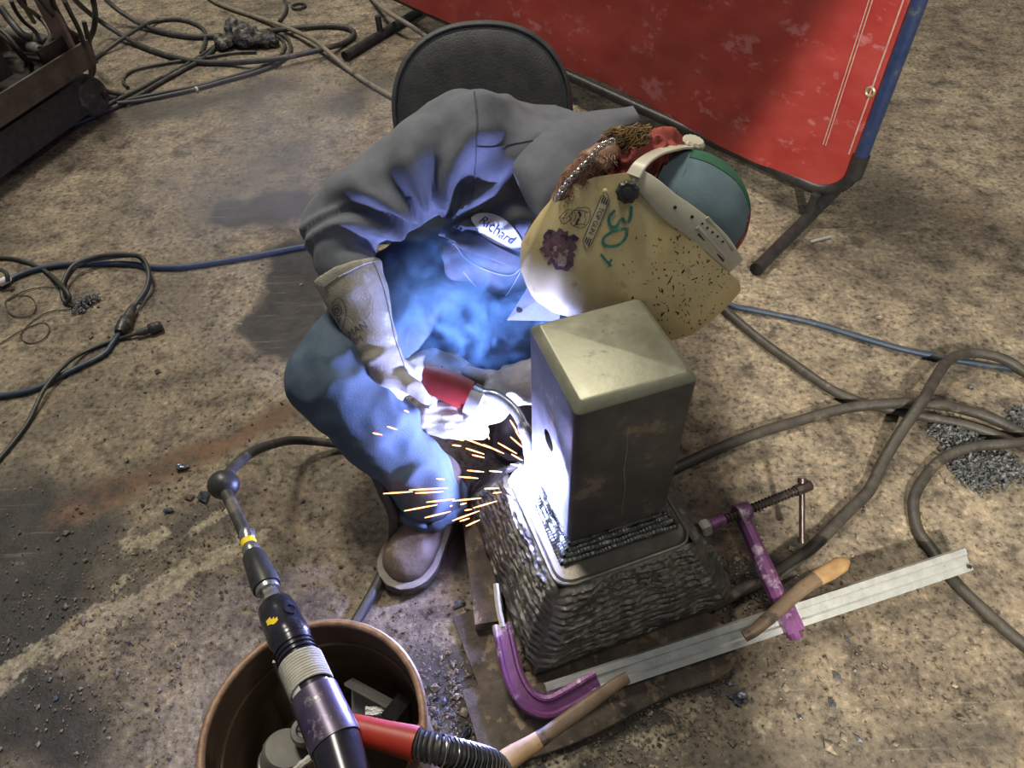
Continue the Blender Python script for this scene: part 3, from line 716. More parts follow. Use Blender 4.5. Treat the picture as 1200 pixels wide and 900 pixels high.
def body():
    b = MB()
    b.ellipsoid(headC, (HU*.10, HF*.088, HS*.074)); b.ellipsoid(headC+HF*.03-HU*.055, (HU*.055, HF*.07, HS*.055))
    b.capsule(headC+HF*.085-HU*.02, headC+HF*.105-HU*.028, .012, .010)      # nose
    for s in (-1, 1): b.ellipsoid(headC+HS*.074*s-HU*.01-HF*.01, (HU*.03, HF*.02, HS*.012))
    b.chain([headC-HU*.04-HF*.02, neckB, chest], [.062, .066, .10])
    b.chain([chest, belly, pelv], [.125, .12, .13]); b.chain([chest, shR], [.08, .055]); b.chain([chest, shL], [.08, .055])
    b.chain([shR, elR, wrR, P(466, 448, .31)], [.055, .04, .03, .026]); b.chain([shL, elL, wrL, P(560, 478, .235)], [.055, .04, .03, .026])
    b.chain([pelv, hipR, kneeR, ankR, ankR-[0, 0, .07]], [.12, .085, .055, .045, .04]); b.chain([pelv, hipL, kneeL, ankL], [.12, .085, .055, .045])
    V, F_, _ = remesh(b, .009, 5); m = MB(); m.add(V, F_); o = obj('body', m, MT['skin'], person, recalc=False)
    # eyes and mouth on the hidden face
    for s in (-1, 1): e = MB(); e.ellipsoid(headC+HF*.078+HS*.03*s+HU*.0, (HU*.011, HF*.011, HS*.013), 12); obj('eye', e, MT['white'], person)
    e = MB(); e.ellipsoid(headC+HF*.098-HU*.072, (HU*.007, HF*.008, HS*.024), 12); obj('lips', e, MT['bandana'], person)
    return o


body()


def along(V, a, b):
    ab = b-a; t = np.clip(((V-a)@ab)/ab.dot(ab), 0, 1); c = a+t[:, None]*ab; return t, np.linalg.norm(V-c, axis=1), c


def clothes():
    # shirt -------------------------------------------------------
    s = MB()
    s.chain([pelv+[0, .02, -.01], belly, chest], [.155, .15, .135], 20); s.chain([chest, neckB-[0.0, -.015, .02]], [.12, .075], 18)
    s.capsule(chest, shR+[.02, .02, 0], .135, .075, 18); s.capsule(chest+[.02, 0, 0], shL, .125, .072, 18); s.capsule(shR, shL, .070, .066, 18)
    s.chain([shR, (shR+elR)/2, elR, P(403, 300, .505)], [.092, .082, .070, .056], 20); s.chain([shL, elL, P(660, 425, .29)], [.072, .058, .048], 18)
    fr = P(584, 296, .47)+A_([0, .02, 0]); ex_, ez_ = EX*.94-UP*.34, UP*.94+EX*.34; s.ellipsoid(fr, (ex_*.115, EY*.05, ez_*.135), 24); s.ellipsoid(fr+ex_*.03-ez_*.05, (ex_*.075, EY*.045, ez_*.09), 24); s.capsule(chest+[0, .03, 0], fr+ez_*.07+[0, .03, 0], .12, .07, 18)
    V, F_, Nn = remesh(s, .0075, 9)
    # cloth folds: radiating from the armpit over the sleeve, slack at the elbow
    t1, d1, _ = along(V, shR, elR); t2, d2, _ = along(V, elR, P(408, 312, .495)); wS = np.exp(-((d1-.07)/.05)**2)*np.clip((t1-.02)*6, 0, 1)*np.clip((1-t1)*5, .15, 1)
    ax = (elR-shR)/np.linalg.norm(elR-shR); arm = P(510, 268, .54)
    # fold direction: fan of creases that converge at the armpit
    rel = V-arm; e1 = R3@A_([-.80, -.55, 0.0]); e2 = R3@A_([.30, -.95, 0.0])
    ang = np.arctan2(rel@e1, rel@e2); rad = np.linalg.norm(rel, axis=1)
    nz = A_([mnoise.noise(tuple(v*9)) for v in V])
    fan = np.sin(ang*10+nz*1.8)
    fanw = np.clip((rad-.015)/.05, 0, 1)*np.exp(-(rad/.17)**2)
    V = V+Nn*(.028*fan*fanw*(1-.9*np.exp(-(np.linalg.norm(V-fr, axis=1)/.10)**2))*np.clip(Nn@(EYE-arm)*1.5, 0, 1))[:, None]
    el = np.exp(-((t2-.15)/.5)**2)*np.exp(-(d2/.08)**2)
    V = V+Nn*(.010*np.sin(t2*17+nz*2.5)*el)[:, None]
    calm = 1-np.exp(-(np.linalg.norm(V-fr, axis=1)/.13)**2)
    fd = fold(V, 7, 3.3, (1, 1.0, 1.6)); V = V+Nn*(.017*(fd-.5)*(1-np.clip(fanw+el, 0, .8))*calm)[:, None]
    fd = fold(V, 17, 8.3); V = V+Nn*(.0022*(fd-.5))[:, None]
    # long drape lines over the back from the collar
    m = MB(); m.add(V, F_); sh = obj('shirt', m, MT['shirt'], person, recalc=False, ang=80)
    bv = bvh_of(sh)
    ribbon('sleeve_seam', [(556, 108), (559, 140), (558, 175), (557, 205), (554, 235)], bv, .0017, MT['thread'], sh)
    ribbon('yoke_seam', [(558, 172), (580, 172), (605, 168), (628, 164)], bv, .0013, MT['thread'], sh)
    # collar flap standing off the neck
    up_, lo_ = seg_path([PD(752, 141, 1.24), PD(722, 150, 1.20), PD(694, 172, 1.155), PD(668, 205, 1.13), PD(648, 240, 1.12), PD(640, 268, 1.12)], 26), seg_path([PD(742, 124, 1.26), PD(690, 131, 1.22), PD(640, 152, 1.175), PD(604, 188, 1.15), PD(604, 208, 1.15), PD(630, 262, 1.14)], 26)
    tt = np.linspace(0, 1, 9)[:, None]; G = []
    for a, b in zip(up_, lo_):
        c = a+(b-a)*tt; c = c+(EYE-a)/np.linalg.norm(EYE-a)*(.016*np.sin(tt*math.pi*.9)); G.append(c)
    G = A_(G); G = G+(R3@A_([0, 0, 1]))*(.004*np.sin(np.linspace(0, 14, 26)))[:, None, None]
    mb = MB(); dn_ = (R3@A_([0, .2, 1]))*.004; o = G; i_ = G+dn_
    rs = [np.concatenate([o[k], i_[k][::-1]]) for k in range(26)]; mb.rings(rs); cl = obj('collar', mb, MT['shirt'], sh, ang=50)
    # shirt front tip with a button
    q = [PD(630, 318, 1.225), PD(594, 375, 1.29), PD(655, 376, 1.29), PD(664, 330, 1.225)]
    mb = MB(); nrm_ = (R3@A_([0, 0, 1]))*.004; mb.rings([A_(q), A_(q)+nrm_]); tip = obj('front_placket', mb, MT['shirt'], sh, ang=30)
    c = PD(609, 364, 1.275); mb = MB(); mb.lathe(c, -(R3@A_([0, 0, 1])), [(.0055, 0), (.006, .002), (.0045, .0035), (.002, .003)], 16); obj('button', mb, MT['shirt'], sh)
    # name patch: oval with stitched lettering
    vx, vy = R3[:, 0], -R3[:, 1]; vd = R3[:, 2]
    c = sp(582, 268, bv, 0); k_ = np.linalg.norm(c-EYE)/FPX*1.02; th = math.radians(-27)
    ax_, ay_ = (vx*math.cos(th)+vy*math.sin(th)), (-vx*math.sin(th)+vy*math.cos(th))
    rad = np.linspace(0, 1, 7)[1:]; aa = np.linspace(0, 2*math.pi, 40, endpoint=False); V2 = [(0, 0)]+[(r*32*k_*math.cos(a), r*13.0*k_*math.sin(a)) for r in rad for a in aa]
    Fp = [(0, 1+j, 1+(j+1) % 40) for j in range(40)]+[(1+i*40+j, 1+(i+1)*40+j, 1+(i+1)*40+(j+1) % 40, 1+i*40+(j+1) % 40) for i in range(5) for j in range(40)]
    mb = MB(); add2d(mb, V2, Fp, c, ax_, ay_, bv, vd, .0022)
    L2, LF = text_mesh('Richard', 13.5*k_, .35, 1.0); add2d(mb, L2, LF, c, ax_, ay_, bv, vd, .0034, 1)
    B2, BF = line2d([(32*k_*math.cos(a)*.985, 13.0*k_*math.sin(a)*.97) for a in np.linspace(0, 2*math.pi, 60)], .9*k_); add2d(mb, B2, BF, c, ax_, ay_, bv, vd, .0030, 2)
    obj('name_patch', mb, [MT['patch'], MT['navy'], MT['thread']], sh, recalc=False)
    # breast pocket and flap
    def quadpatch(px, n, off, name):
        a, b, c_, d = [A_(x, float) for x in px]; mb = MB(); G = np.zeros((n, n, 3)); ok = True
        for i, u in enumerate(np.linspace(0, 1, n)):
            for j, v in enumerate(np.linspace(0, 1, n)):
                p = (a*(1-u)+b*u)*(1-v)+(d*(1-u)+c_*u)*v; ed = min(u, v, 1-u, 1-v)
                q = sp(p[0], p[1], bv, off if ed > 0 else -.001)
                G[i, j] = q if q is not None else G[i, j-1]
        mb.grid(G); return obj(name, mb, MT['shirt'], sh, ang=70)
    quadpatch([(538, 292), (612, 312), (588, 350), (560, 340)], 14, .0022, 'pocket'); quadpatch([(536, 263), (616, 301), (611, 318), (531, 288)], 14, .0042, 'pocket_flap')
    ribbon('pocket_stitch', [(534, 265), (560, 278), (590, 292), (614, 303)], bv, .0008, MT['navy'], sh, .005)
    ribbon('pocket_stitch', [(532, 284), (545, 301), (575, 316), (598, 321), (612, 311)], bv, .0008, MT['patch'], sh, .005)
    ribbon('pocket_stitch', [(543, 318), (558, 334), (576, 347), (592, 346), (611, 315)], bv, .0008, MT['patch'], sh, .003)
    # jeans -------------------------------------------------------
    j = MB()
    j.chain([pelv, hipR, (hipR+kneeR)/2, kneeR], [.16, .135, .108, .083], 20); j.chain([pelv, hipL, (hipL+kneeL)/2, kneeL], [.16, .135, .105, .08], 20)
    kb = P(372, 452, .45); j.chain([kneeR, (kneeR*.5+ankR*.5)+[.012, .0, .0], ankR+[0, 0, .03], ankR-[0, .0, .012]], [.083, .078, .066, .066], 20); j.chain([kneeL, ankL], [.078, .068], 18); j.capsule(P(520, 365, .30), P(592, 398, .27), .075, .07, 18); j.capsule(P(545, 330, .36), P(575, 400, .26), .08, .07, 18)
    V, F_, Nn = remesh(j, .008, 8)
    fd = fold(V, 8, 1.3, (1.6, 1, .9)); V = V+Nn*(.015*(fd-.55))[:, None]; fd = fold(V, 20, 4.1); V = V+Nn*(.004*(fd-.5))[:, None]
    m = MB(); m.add(V, F_); je = obj('jeans', m, MT['jeans'], person, recalc=False, ang=80)
    bj = bvh_of(je)
    ribbon('leg_seam', [(340, 470), (365, 505), (405, 545), (450, 580)], bj, .0014, MT['thread'], je)
    # frayed turn-up hem round the ankle
    d = (ankR-kneeR)/np.linalg.norm(ankR-kneeR); hem = MB(); cst = ankR-A_([0, 0, .015]); aa = np.linspace(0, 2*math.pi, 48); hp = []
    for a in aa: hp.append(cst+A_([math.cos(a)*.070, math.sin(a)*.068, .006*math.sin(a*5)]))
    hem.tube(hp, .0085*(1+.25*np.sin(aa*13)), 8, flat=1.6); obj('trouser_hem', hem, MT['jeans'], je)
    return sh


SHIRT = clothes()


def boot(name, toe, heel, parent, top, topr):
    """one work boot: upper, welt, sole"""
    d = A_([*(toe-heel)[:2], 0]); L = np.linalg.norm(d); d /= L; q = A_([-d[1], d[0], 0]); up = A_([0, 0, 1.0])
    hw = lambda s: np.interp(s, [0, .06, .2, .4, .6, .78, .9, .97, 1], [.008, .032, .039, .038, .047, .054, .046, .026, .006])
    ht = lambda s: np.interp(s, [0, .1, .3, .5, .7, .88, .97, 1], [.05, .105, .12, .105, .072, .058, .046, .028])
    def outl(grow, z): return [heel[:2].tolist()+[0] for _ in ()] or [A_([heel[0], heel[1], 0])+d*(s*L+grow*(2*s-1))+q*sg*(hw(s)+grow)+up*z for sg, ss in ((1, np.linspace(0, 1, 26)), (-1, np.linspace(1, 0, 26))) for s in ss]
    so = MB(); so.rings([outl(.007, .002), outl(.010, .006), outl(.010, .022), outl(.008, .025)]); o = obj('boot_sole', so, MT['sole'], parent, ang=40)
    we = MB(); we.rings([outl(.009, .0252), outl(.009, .029), outl(.004, .031)]); obj('welt', we, MT['welt'], o, ang=40)
    u = MB(); rs = []
    for s in np.linspace(0.01, .995, 24):
        a = np.linspace(0, math.pi, 16); w_ = hw(s); h_ = ht(s); c = A_([heel[0], heel[1], 0])+d*s*L
        rs.append([c+q*w_*np.sign(math.cos(x))*abs(math.cos(x))**.75+up*(.026+(h_-.02)*math.sin(x)**.8) for x in a])
    u.rings(rs); u.tube([heel+d*.075+up*.05, heel+d*.075+up*.11, top], [.05, .052, topr], 18)
    V, F_, Nn = remesh(u, .006, 5); fd = fold(V, 16, 6, (1, 1, 1)); V = V+Nn*(.0025*(fd-.5))[:, None]
    m = MB(); m.add(V, F_); up_o = obj('boot', m, MT['boot'], parent, recalc=False, ang=80)
    return up_o


toeR = P(466, 691, .0); heelR = toeR+(P(520, 590, 0)-toeR)/np.linalg.norm(P(520, 590, 0)-toeR)*.285
boot('r', toeR, heelR, person, ankR, .048)
toeL = A_([ankL[0]-.02, ankL[1]-.12, 0]); toeL = A_([.0, .93, 0.]); boot('l', toeL, toeL+A_([.06, .27, 0]), person, toeL+A_([.045, .2, .16]), .046)


def gloves():
    # right glove: gauntlet, palm, thumb on the near side, four fingers over the torch handle
    cuff, wr = P(407, 316, .49), P(444, 414, .38); d = wr-cuff; d /= np.linalg.norm(d); kn = P(468, 444, .31)
    g = MB(); g.lathe(cuff, d, [(.064, 0), (.0645, .012), (.060, .05), (.050, .10), (.040, np.linalg.norm(wr-cuff)-.01), (.037, np.linalg.norm(wr-cuff)+.01)], 24)
    g.chain([wr, P(452, 430, .35), kn], [.039, .040, .035], 16); g.chain([P(446, 440, .325), P(462, 462, .295)], [.030, .022], 14)
    for k, (b, m1, m2, tp) in enumerate((((480, 424, 0.320), (506, 416, 0.312), (532, 424, 0.294), (546, 436, 0.282)), ((482, 434, 0.310), (508, 428, 0.300), (530, 440, 0.282), (538, 452, 0.272)),
                                        ((478, 446, 0.300), (500, 440, 0.288), (520, 452, 0.270), (524, 464, 0.262)), ((470, 455, 0.292), (488, 452, 0.280), (504, 464, 0.262), (506, 474, 0.257)))):
        g.chain([P(*b), P(*m1), P(*m2), P(*tp)], [.0165, .0145, .0135, .0115], 12)
    g.chain([P(452, 440, .355), P(472, 446, .345), P(488, 456, .33), P(500, 469, .31)], [.021, .018, .0155, .0105], 12)
    V, F_, Nn = remesh(g, .0042, 4); fd = fold(V, 22, 2.0); wcr = np.exp(-(np.linalg.norm(V-wr, axis=1)/.035)**2); ph = (V-wr)@d
    V = V+Nn*(.0022*(fd-.5)+.005*wcr*np.sin(ph*230)*.6)[:, None]
    m = MB(); m.add(V, F_); o = obj('glove', m, MT['glove'], person, recalc=False, ang=80)
    if True:
        bv = bvh_of(o); ribbon('glove_seam', [(438, 308), (450, 340), (458, 375), (463, 398), (474, 430)], bv, .0016, MT['glove'], o, .0012); ribbon('glove_seam', [(380, 336), (400, 322), (425, 310), (440, 306)], bv, .0014, MT['glove'], o, .001)
        vx, vy, vd = R3[:, 0], -R3[:, 1], R3[:, 2]
        c = sp(429, 388, bv, 0); k_ = np.linalg.norm(c-EYE)/FPX; th = math.radians(27); ax_, ay_ = vx*math.cos(th)+vy*math.sin(th), -vx*math.sin(th)+vy*math.cos(th)
        mb = MB(); L2, LF = text_mesh('LLMAN', 11.5*k_); add2d(mb, L2, LF, sp(414, 389, bv, 0), ax_, ay_, bv, vd, .0009)
        L2, LF = text_mesh('650M', 10*k_); add2d(mb, L2, LF, sp(416, 401, bv, 0), ax_, ay_, bv, vd, .0009)
        c = sp(397, 366, bv, 0); th = math.radians(-10); ax_, ay_ = vx*math.cos(th)+vy*math.sin(th), -vx*math.sin(th)+vy*math.cos(th); S_ = k_
        shield = [(-9, 8), (0, 16), (8, 8), (9, -4), (4, -20), (2, -22)]
        for pl, ww in ((cr_path([(a*S_, b*S_, 0) for a, b in shield], 6)[:, :2], .9), ([(6*S_*math.cos(a)-2*S_, 6*S_*math.sin(a)+2*S_) for a in np.linspace(0, 6.29, 24)], 1.0), ([(3*S_*math.cos(a)-2*S_, 3*S_*math.sin(a)+2*S_) for a in np.linspace(0, 6.29, 16)], 1.0), ([(-2*S_, -6*S_), (1*S_, -14*S_)], 1.2), ([(3*S_, -5*S_), (0, -12*S_)], 1.2), ([(-6*S_, 3*S_), (2*S_, 3*S_)], .8)):
            B2, BF = line2d(pl, ww*S_); add2d(mb, B2, BF, c, ax_, ay_, bv, vd, .0009)
        obj('printed_mark', mb, MT['fadedink'], o, recalc=False)
    # left glove, palm up under the torch with the fingers pointing to the photo's left
    g = MB(); c2, w2 = P(668, 440, .29), P(598, 452, .258); d = w2-c2; Ld = np.linalg.norm(d); d /= Ld
    g.lathe(c2, d, [(.056, 0), (.056, .012), (.050, .05), (.042, Ld), (.041, Ld+.01)], 22); pm = P(578, 476, .238)
    g.chain([w2, P(585, 464, .248), pm, P(556, 486, .233)], [.040, .038, .034, .026], 16)
    for b, m1, m2, tp in (((560, 478, 0.240), (535, 478, 0.240), (512, 479, 0.240), (494, 481, 0.242)), ((558, 488, 0.232), (530, 488, 0.232), (505, 488, 0.234), (483, 488, 0.238)),
                          ((560, 498, 0.222), (532, 498, 0.222), (508, 497, 0.225), (486, 496, 0.230)), ((564, 506, 0.214), (540, 507, 0.214), (520, 506, 0.216), (503, 504, 0.220))):
        g.chain([P(*b), P(*m1), P(*m2), P(*tp)], [.0155, .0138, .0128, .0105], 12)
    g.chain([P(590, 452, 0.262), P(576, 442, 0.272), P(560, 440, 0.282), P(548, 436, 0.287)], [.02, .017, .0155, .012], 12)
    V, F_, Nn = remesh(g, .0034, 2); fd = fold(V, 22, 5.0); V = V+Nn*(.0025*(fd-.5))[:, None]
    m = MB(); m.add(V, F_); obj('glove', m, MT['glove'], person, recalc=False, ang=80)


gloves()


def head_gear():
    # neckerchief, hair, beard, neck chain
    def lump(name, parts, vox, amp, fk, mat, st=(1, 1, 1)):
        b = MB()
        for p in parts: b.chain(*p)
        V, F_, Nn = remesh(b, vox, 4); fd = fold(V, fk, 2.2, st); V = V+Nn*(amp*(fd-.5))[:, None]; m = MB(); m.add(V, F_); return obj(name, m, mat, person, recalc=False, ang=80)
    lump('neckerchief', [([HP(778, 172, .02), HP(745, 188, .055), HP(728, 204, .055), HP(715, 225, .03)], [.026, .028, .026, .02]), ([HP(775, 178, -.02), HP(778, 172, .02)], [.03, .026])], .004, .014, 38, MT['bandana'])
    def strands(name, n, base, dirs, ln, mat, r=.0011):
        mb = MB()
        for _ in range(n):
            p = base(); v = dirs(); l = ln*rng.uniform(.6, 1.2); pts = [p+v*l*t+A_([rng.normal(0, .004)*t for _ in range(3)])+(-R3[:, 2])*.008*math.sin(t*3) for t in np.linspace(0, 1, 5)]
            mb.tube(pts, r*np.linspace(1, .4, 5), 4)
        return obj(name, mb, mat, person)
    def rb(x0, x1, y0, y1, s0, s1): return lambda: HP(rng.uniform(x0, x1), rng.uniform(y0, y1), rng.uniform(s0, s1))
    strands('hair', 420, rb(722, 764, 148, 166, .045, .068), lambda: (R3@A_([-.7+rng.normal(0, .15), .45+rng.normal(0, .15), -.1])), .032, MT['hair'])
    pp = [HP(a, b, s) for a, b, s in ((658, 236, .07), (676, 212, .078), (698, 190, .078), (716, 178, .07))]
    bd = lump('beard', [(pp, [.018, .024, .025, .018])], .005, .006, 40, MT['beard'])
    bb = bvh_of(bd); mb = MB()
    for _ in range(500):
        q = sp(rng.uniform(655, 724), rng.uniform(178, 258), bb, .0)
        if q is None: continue
        v = R3@A_([rng.normal(-.2, .5), rng.normal(.5, .5), -.35]); v /= np.linalg.norm(v); l = rng.uniform(.004, .010)
        mb.tube([q, q+v*l*.5, q+v*l+(R3@A_([rng.normal(0, .003), .003, 0]))], [.0007, .0006, .0003], 3)
    if mb.n: obj('beard_hairs', mb, MT['beard'], bd)
    nc = thing('necklace', None, None, HP(680, 200, .10)); nc.parent = person; nc.location = A_(ORG['necklace'])-A_(ORG[nm(person)])
    ch = seg_path([HP(a, b, .108) for a, b in ((652, 232), (662, 218), (675, 203), (690, 188), (704, 172), (716, 166))], 17); tt = np.gradient(ch, axis=0)
    for i in range(17):
        t_ = tt[i]/np.linalg.norm(tt[i]); n_ = np.cross(t_, R3[:, 2]); n_ /= np.linalg.norm(n_); n2 = np.cross(t_, n_); a = np.linspace(0, 2*math.pi, 15)
        w_ = n_ if i % 2 == 0 else (n_*.5+n2*.85); m = MB(); m.tube([ch[i]+t_*.0062*math.cos(x)+w_*.0042*math.sin(x) for x in a], .0011, 5); obj('chain_link', m, MT['chrome'], nc)
    # cap: crown of panels, seam, patterned back panel
    cap = thing('cotton_hat', 'blue, green and red patterned cotton cap under the helmet headgear', 'hat', headC+HU*.1)
    c0 = headC+HU*.006-HF*.004
    b = MB(); n1, n2_ = 48, 26; G = np.zeros((n1, n2_, 3)); rr = lambda th, ph: A_([math.cos(ph), math.sin(ph)])
    U_, Fv, S_ = HU*.112, -HF*.100, HS*.090
    def pt(lat, lon, g=1.0):
        w_ = 1+.02*math.sin(lon*6)*math.cos(lat)+.012*mnoise.noise((lon*2, lat*3, 1)); return c0+g*w_*(U_*math.sin(lat)+(Fv*math.cos(lon)+S_*math.sin(lon))*math.cos(lat))
    def panel(name, l0, l1, b0, b1, mat, g=1.0):
        m = MB(); nl, nb = 16, 18; O = A_([[pt(la, lo, g) for la in np.linspace(b0, b1, nb)] for lo in np.linspace(l0, l1, nl)]); I = A_([[pt(la, lo, g*.95) for la in np.linspace(b0, b1, nb)] for lo in np.linspace(l0, l1, nl)])
        m.rings([np.concatenate([O[k], I[k][::-1]]) for k in range(nl)]); return obj(name, m, mat, cap, ang=60)
    panel('cap_panel', .52, 1.75, -.55, 1.02, MT['capblue']); panel('cap_panel', -1.3, .50, -.55, 1.05, MT['capgreen']); panel('cap_panel', 1.77, 3.3, -.55, 1.05, MT['paisley']); panel('cap_panel', 3.32, 4.96, -.55, 1.05, MT['capblue'])
    panel('cap_crown', 0, 2*math.pi, 1.0, 1.50, MT['paisley'], 1.0); panel('cap_band', 0, 2*math.pi, -.62, -.30, MT['capblue'], 1.015)
    # ------------------------------------------------ helmet
    h = thing('welding_helmet', 'scuffed cream welding helmet with green number 30 and stickers on its side', 'helmet', HL(0, .0, 0))
    us = np.r_[np.linspace(-.176, -.14, 12), np.linspace(-.125, .11, 22), np.linspace(.125, .188, 10)]
    wf = lambda u: np.interp(u, [-.176, -.170, -.160, -.14, -.115, -.05, .02, .09, .13, .155, .172, .188], [.040, .068, .084, .094, .102, .110, .114, .110, .100, .084, .062, .028])
    ff = lambda u: np.interp(u, [-.176, -.17, -.16, -.142, -.12, -.08, 0, .08, .115, .146, .17, .188], [.095, .115, .136, .156, .174, .182, .17, .158, .148, .122, .078, .035])
    bf = lambda u: np.interp(u, [-.18, -.16, -.14, -.115, -.09, -.06, -.02, 0, .015, .05, .09, .13, .16, .18], [.03, -.015, -.05, -.085, -.100, -.108, -.113, -.113, -.105, -.072, -.045, -.022, -.004, .012])
    bf = lambda u: np.interp(u, [-.176, -.172, -.166, -.156, -.14, -.109, -.071, -.04, -.03, 0, .039, .094, .164, .20], [.085, .055, .025, -.008, -.032, -.060, -.082, -.093, -.092, -.070, -.042, -.021, .0, .03])
    def sect(u, sc):
        a = np.linspace(math.pi/2, -math.pi/2, 37); w_ = wf(u)*sc if sc == 1 else max(.004, wf(u)-.003); f_ = ff(u) if sc == 1 else max(bf(u)+.004, ff(u)-.003); b_ = bf(u)
        return [HL(u, b_+(f_-b_)*abs(math.cos(x))**.62, w_*np.sign(math.sin(x))*abs(math.sin(x))**.62) for x in a]
    mb = MB(); rs = [np.concatenate([sect(u, 1), sect(u, .97)[::-1]]) for u in us]; mb.rings(rs); sh = obj('shell', mb, MT['shell'], h, ang=50)
    bv = bvh_of(sh); dS = -HS
    # lens hood on the face
    lh = MB(); lh.box(HL(.015, .158, 0), HU*.055, HS*.062, HF*.008); obj('lens_frame', lh, MT['blackplastic'], h, ang=30); ln = MB(); ln.box(HL(.015, .166, 0), HU*.045, HS*.052, HF*.002); obj('lens', ln, MT['blackplastic'], h, ang=30)
    # pivot knob with lobes
    for sd in (1, -1):
        k0 = HP(735, 224, .112) if sd == 1 else HP(735, 224, .112)-HS*.224
        k = MB(); nn = 36; aa = np.linspace(0, 2*math.pi, nn, endpoint=False); ax_ = HS*sd
        rsx = [[k0+ax_*z+(HU*math.cos(a)+HF*math.sin(a))*r*(1+(.07*math.cos(a*9) if r > .009 else 0)) for a in aa] for r, z in ((.0155, -.004), (.0165, .004), (.0165, .013), (.013, .016), (.008, .016), (.0075, .020), (.004, .021))]
        k.rings(rsx); obj('pivot_knob', k, MT['blackplastic'], h, ang=35)
    k = MB(); k.lathe(HP(709, 224, .112), HS, [(.0042, 0), (.004, .003), (.0015, .0045)], 14); obj('rivet', k, MT['shell'], h)
    # headgear bands
    def strap(name, px, s, w_, th, mat):
        p = seg_path([HP(a, b, s_) for (a, b), s_ in zip(px, s)], 26); t = np.gradient(p, axis=0); t /= np.linalg.norm(t, axis=1)[:, None]; rs = []
        for i in range(26):
            out = p[i]-c0; out -= t[i]*out.dot(t[i]); out /= np.linalg.norm(out); k = np.cross(out, t[i]); ww = np.interp(i/25, np.linspace(0, 1, len(w_)), w_)
            pr = [(-1, -th), (-1, th*.4), (-.9, th), (.9, th), (1, th*.4), (1, -th)]; rs.append([p[i]+k*x*ww+out*y for x, y in pr])
        m = MB(); m.rings(rs); return obj(name, m, mat, h, ang=40), p, t, rs
    b1, p1, t1, _ = strap('headband', [(744, 206), (762, 220), (785, 242), (812, 262), (838, 284), (862, 312)], [.112, .115, .115, .112, .104, .088], [.013, .017, .020, .020, .019, .015], .0018, MT['band'])
    b2, p2, t2, _ = strap('crown_strap', [(742, 206), (752, 191), (770, 179), (792, 173), (806, 172)], [.112, .104, .080, .048, .018], [.013, .011, .010, .010, .010], .0018, MT['band'])
    # adjuster sleeve, slots and holes on the headband
    bb = bvh_of(b1)
    def band_mark(px, r, mat, name, off=.0006, long=None):
        q = sp(px[0], px[1], bb, off)
        if q is None: return
        m = MB()
        if long is None: m.lathe(q, HS, [(r, -.001), (r, .0006)], 12)
        else:
            q2 = sp(long[0], long[1], bb, off)
            if q2 is None: return
            m.tube([q, q2], r, 8, flat=.4, up=HS)
        obj(name, m, mat, b1)
    for x, y in ((791, 243), (811, 254)): band_mark((x, y), .0026, MT['blackplastic'], 'band_hole')
    for x, y in ((823, 262), (829, 267), (835, 272), (841, 277), (847, 283)): band_mark((x, y), .0018, MT['blackplastic'], 'band_hole')
    band_mark((817, 266), .0030, MT['band'], 'band_ridge', .001, (850, 302)); band_mark((828, 255), .0030, MT['band'], 'band_ridge', .001, (860, 292)); band_mark((818, 274), .0014, MT['blackplastic'], 'band_slot', .0006, (848, 306))
    k0 = HP(811, 170, .0); dk = -HF*.75-HU*.1+HS*.3; dk /= np.linalg.norm(dk); k = MB(); aa = np.linspace(0, 2*math.pi, 48, endpoint=False); e1 = np.cross(dk, HU); e1 /= np.linalg.norm(e1); e2 = np.cross(dk, e1)
    k.rings([[k0+dk*z+(e1*math.cos(a)+e2*math.sin(a))*r*(1+.05*math.cos(a*12)) for a in aa] for r, z in ((.014, -.012), (.018, -.008), (.0185, .006), (.015, .010), (.006, .010))]); obj('ratchet_knob', k, MT['band'], h, ang=35)
    # ---- markings on the near side
    o = lambda px, py: sp(px, py, bv, 0)
    kk = np.linalg.norm(o(700, 260)-EYE)/FPX
    vx, vy, vd = R3[:, 0], -R3[:, 1], R3[:, 2]
    def axes(deg): th = math.radians(deg); return vx*math.cos(th)+vy*math.sin(th), -vx*math.sin(th)+vy*math.cos(th)
    mb = MB()
    def stroke(px, wd):
        p = cr_path([(a, b, 0) for a, b in px], 6)[:, :2]; c = p.mean(0); B2, BF = line2d([((a-c[0])*kk, -(b-c[1])*kk) for a, b in p], wd*kk); add2d(mb, B2, BF, o(*c), vx, vy, bv, vd, .0012)
    Z = lambda pts: [(640+x*120/900, 200+y*120/900) for x, y in pts]
    stroke(Z([(605, 355), (560, 410), (570, 470), (620, 485), (650, 440), (672, 425), (690, 455), (725, 445), (738, 400), (735, 330)]), 3.2)
    stroke(Z([(700, 520), (600, 535), (520, 580), (510, 630), (560, 655), (640, 645), (695, 590), (700, 520)]), 3.2)
    stroke(Z([(480, 735), (520, 780), (575, 835)]), 2.4); stroke(Z([(575, 780), (555, 815), (560, 840)]), 2.2)
    obj('painted_number', mb, MT['greenpaint'], sh, recalc=False)
    # wing sticker with lettering
    mb = MB(); c = Z([(440, 440)])[0]; ax_, ay_ = axes(-112)
    wz = [(-30, -2), (-24, 4.6), (22, 4.6), (31, 1.5), (24, -5.0), (-22, -5.0)]
    oo = o(*c); n_ = 24
    top = [np.interp(x, [-31, -24, 24, 31], [-1, 5, 5, 3]) for x in np.linspace(-31, 31, n_)]; bot = [np.interp(x, [-31, -25, 24, 31], [-3, -5, -5, 1]) for x in np.linspace(-31, 31, n_)]
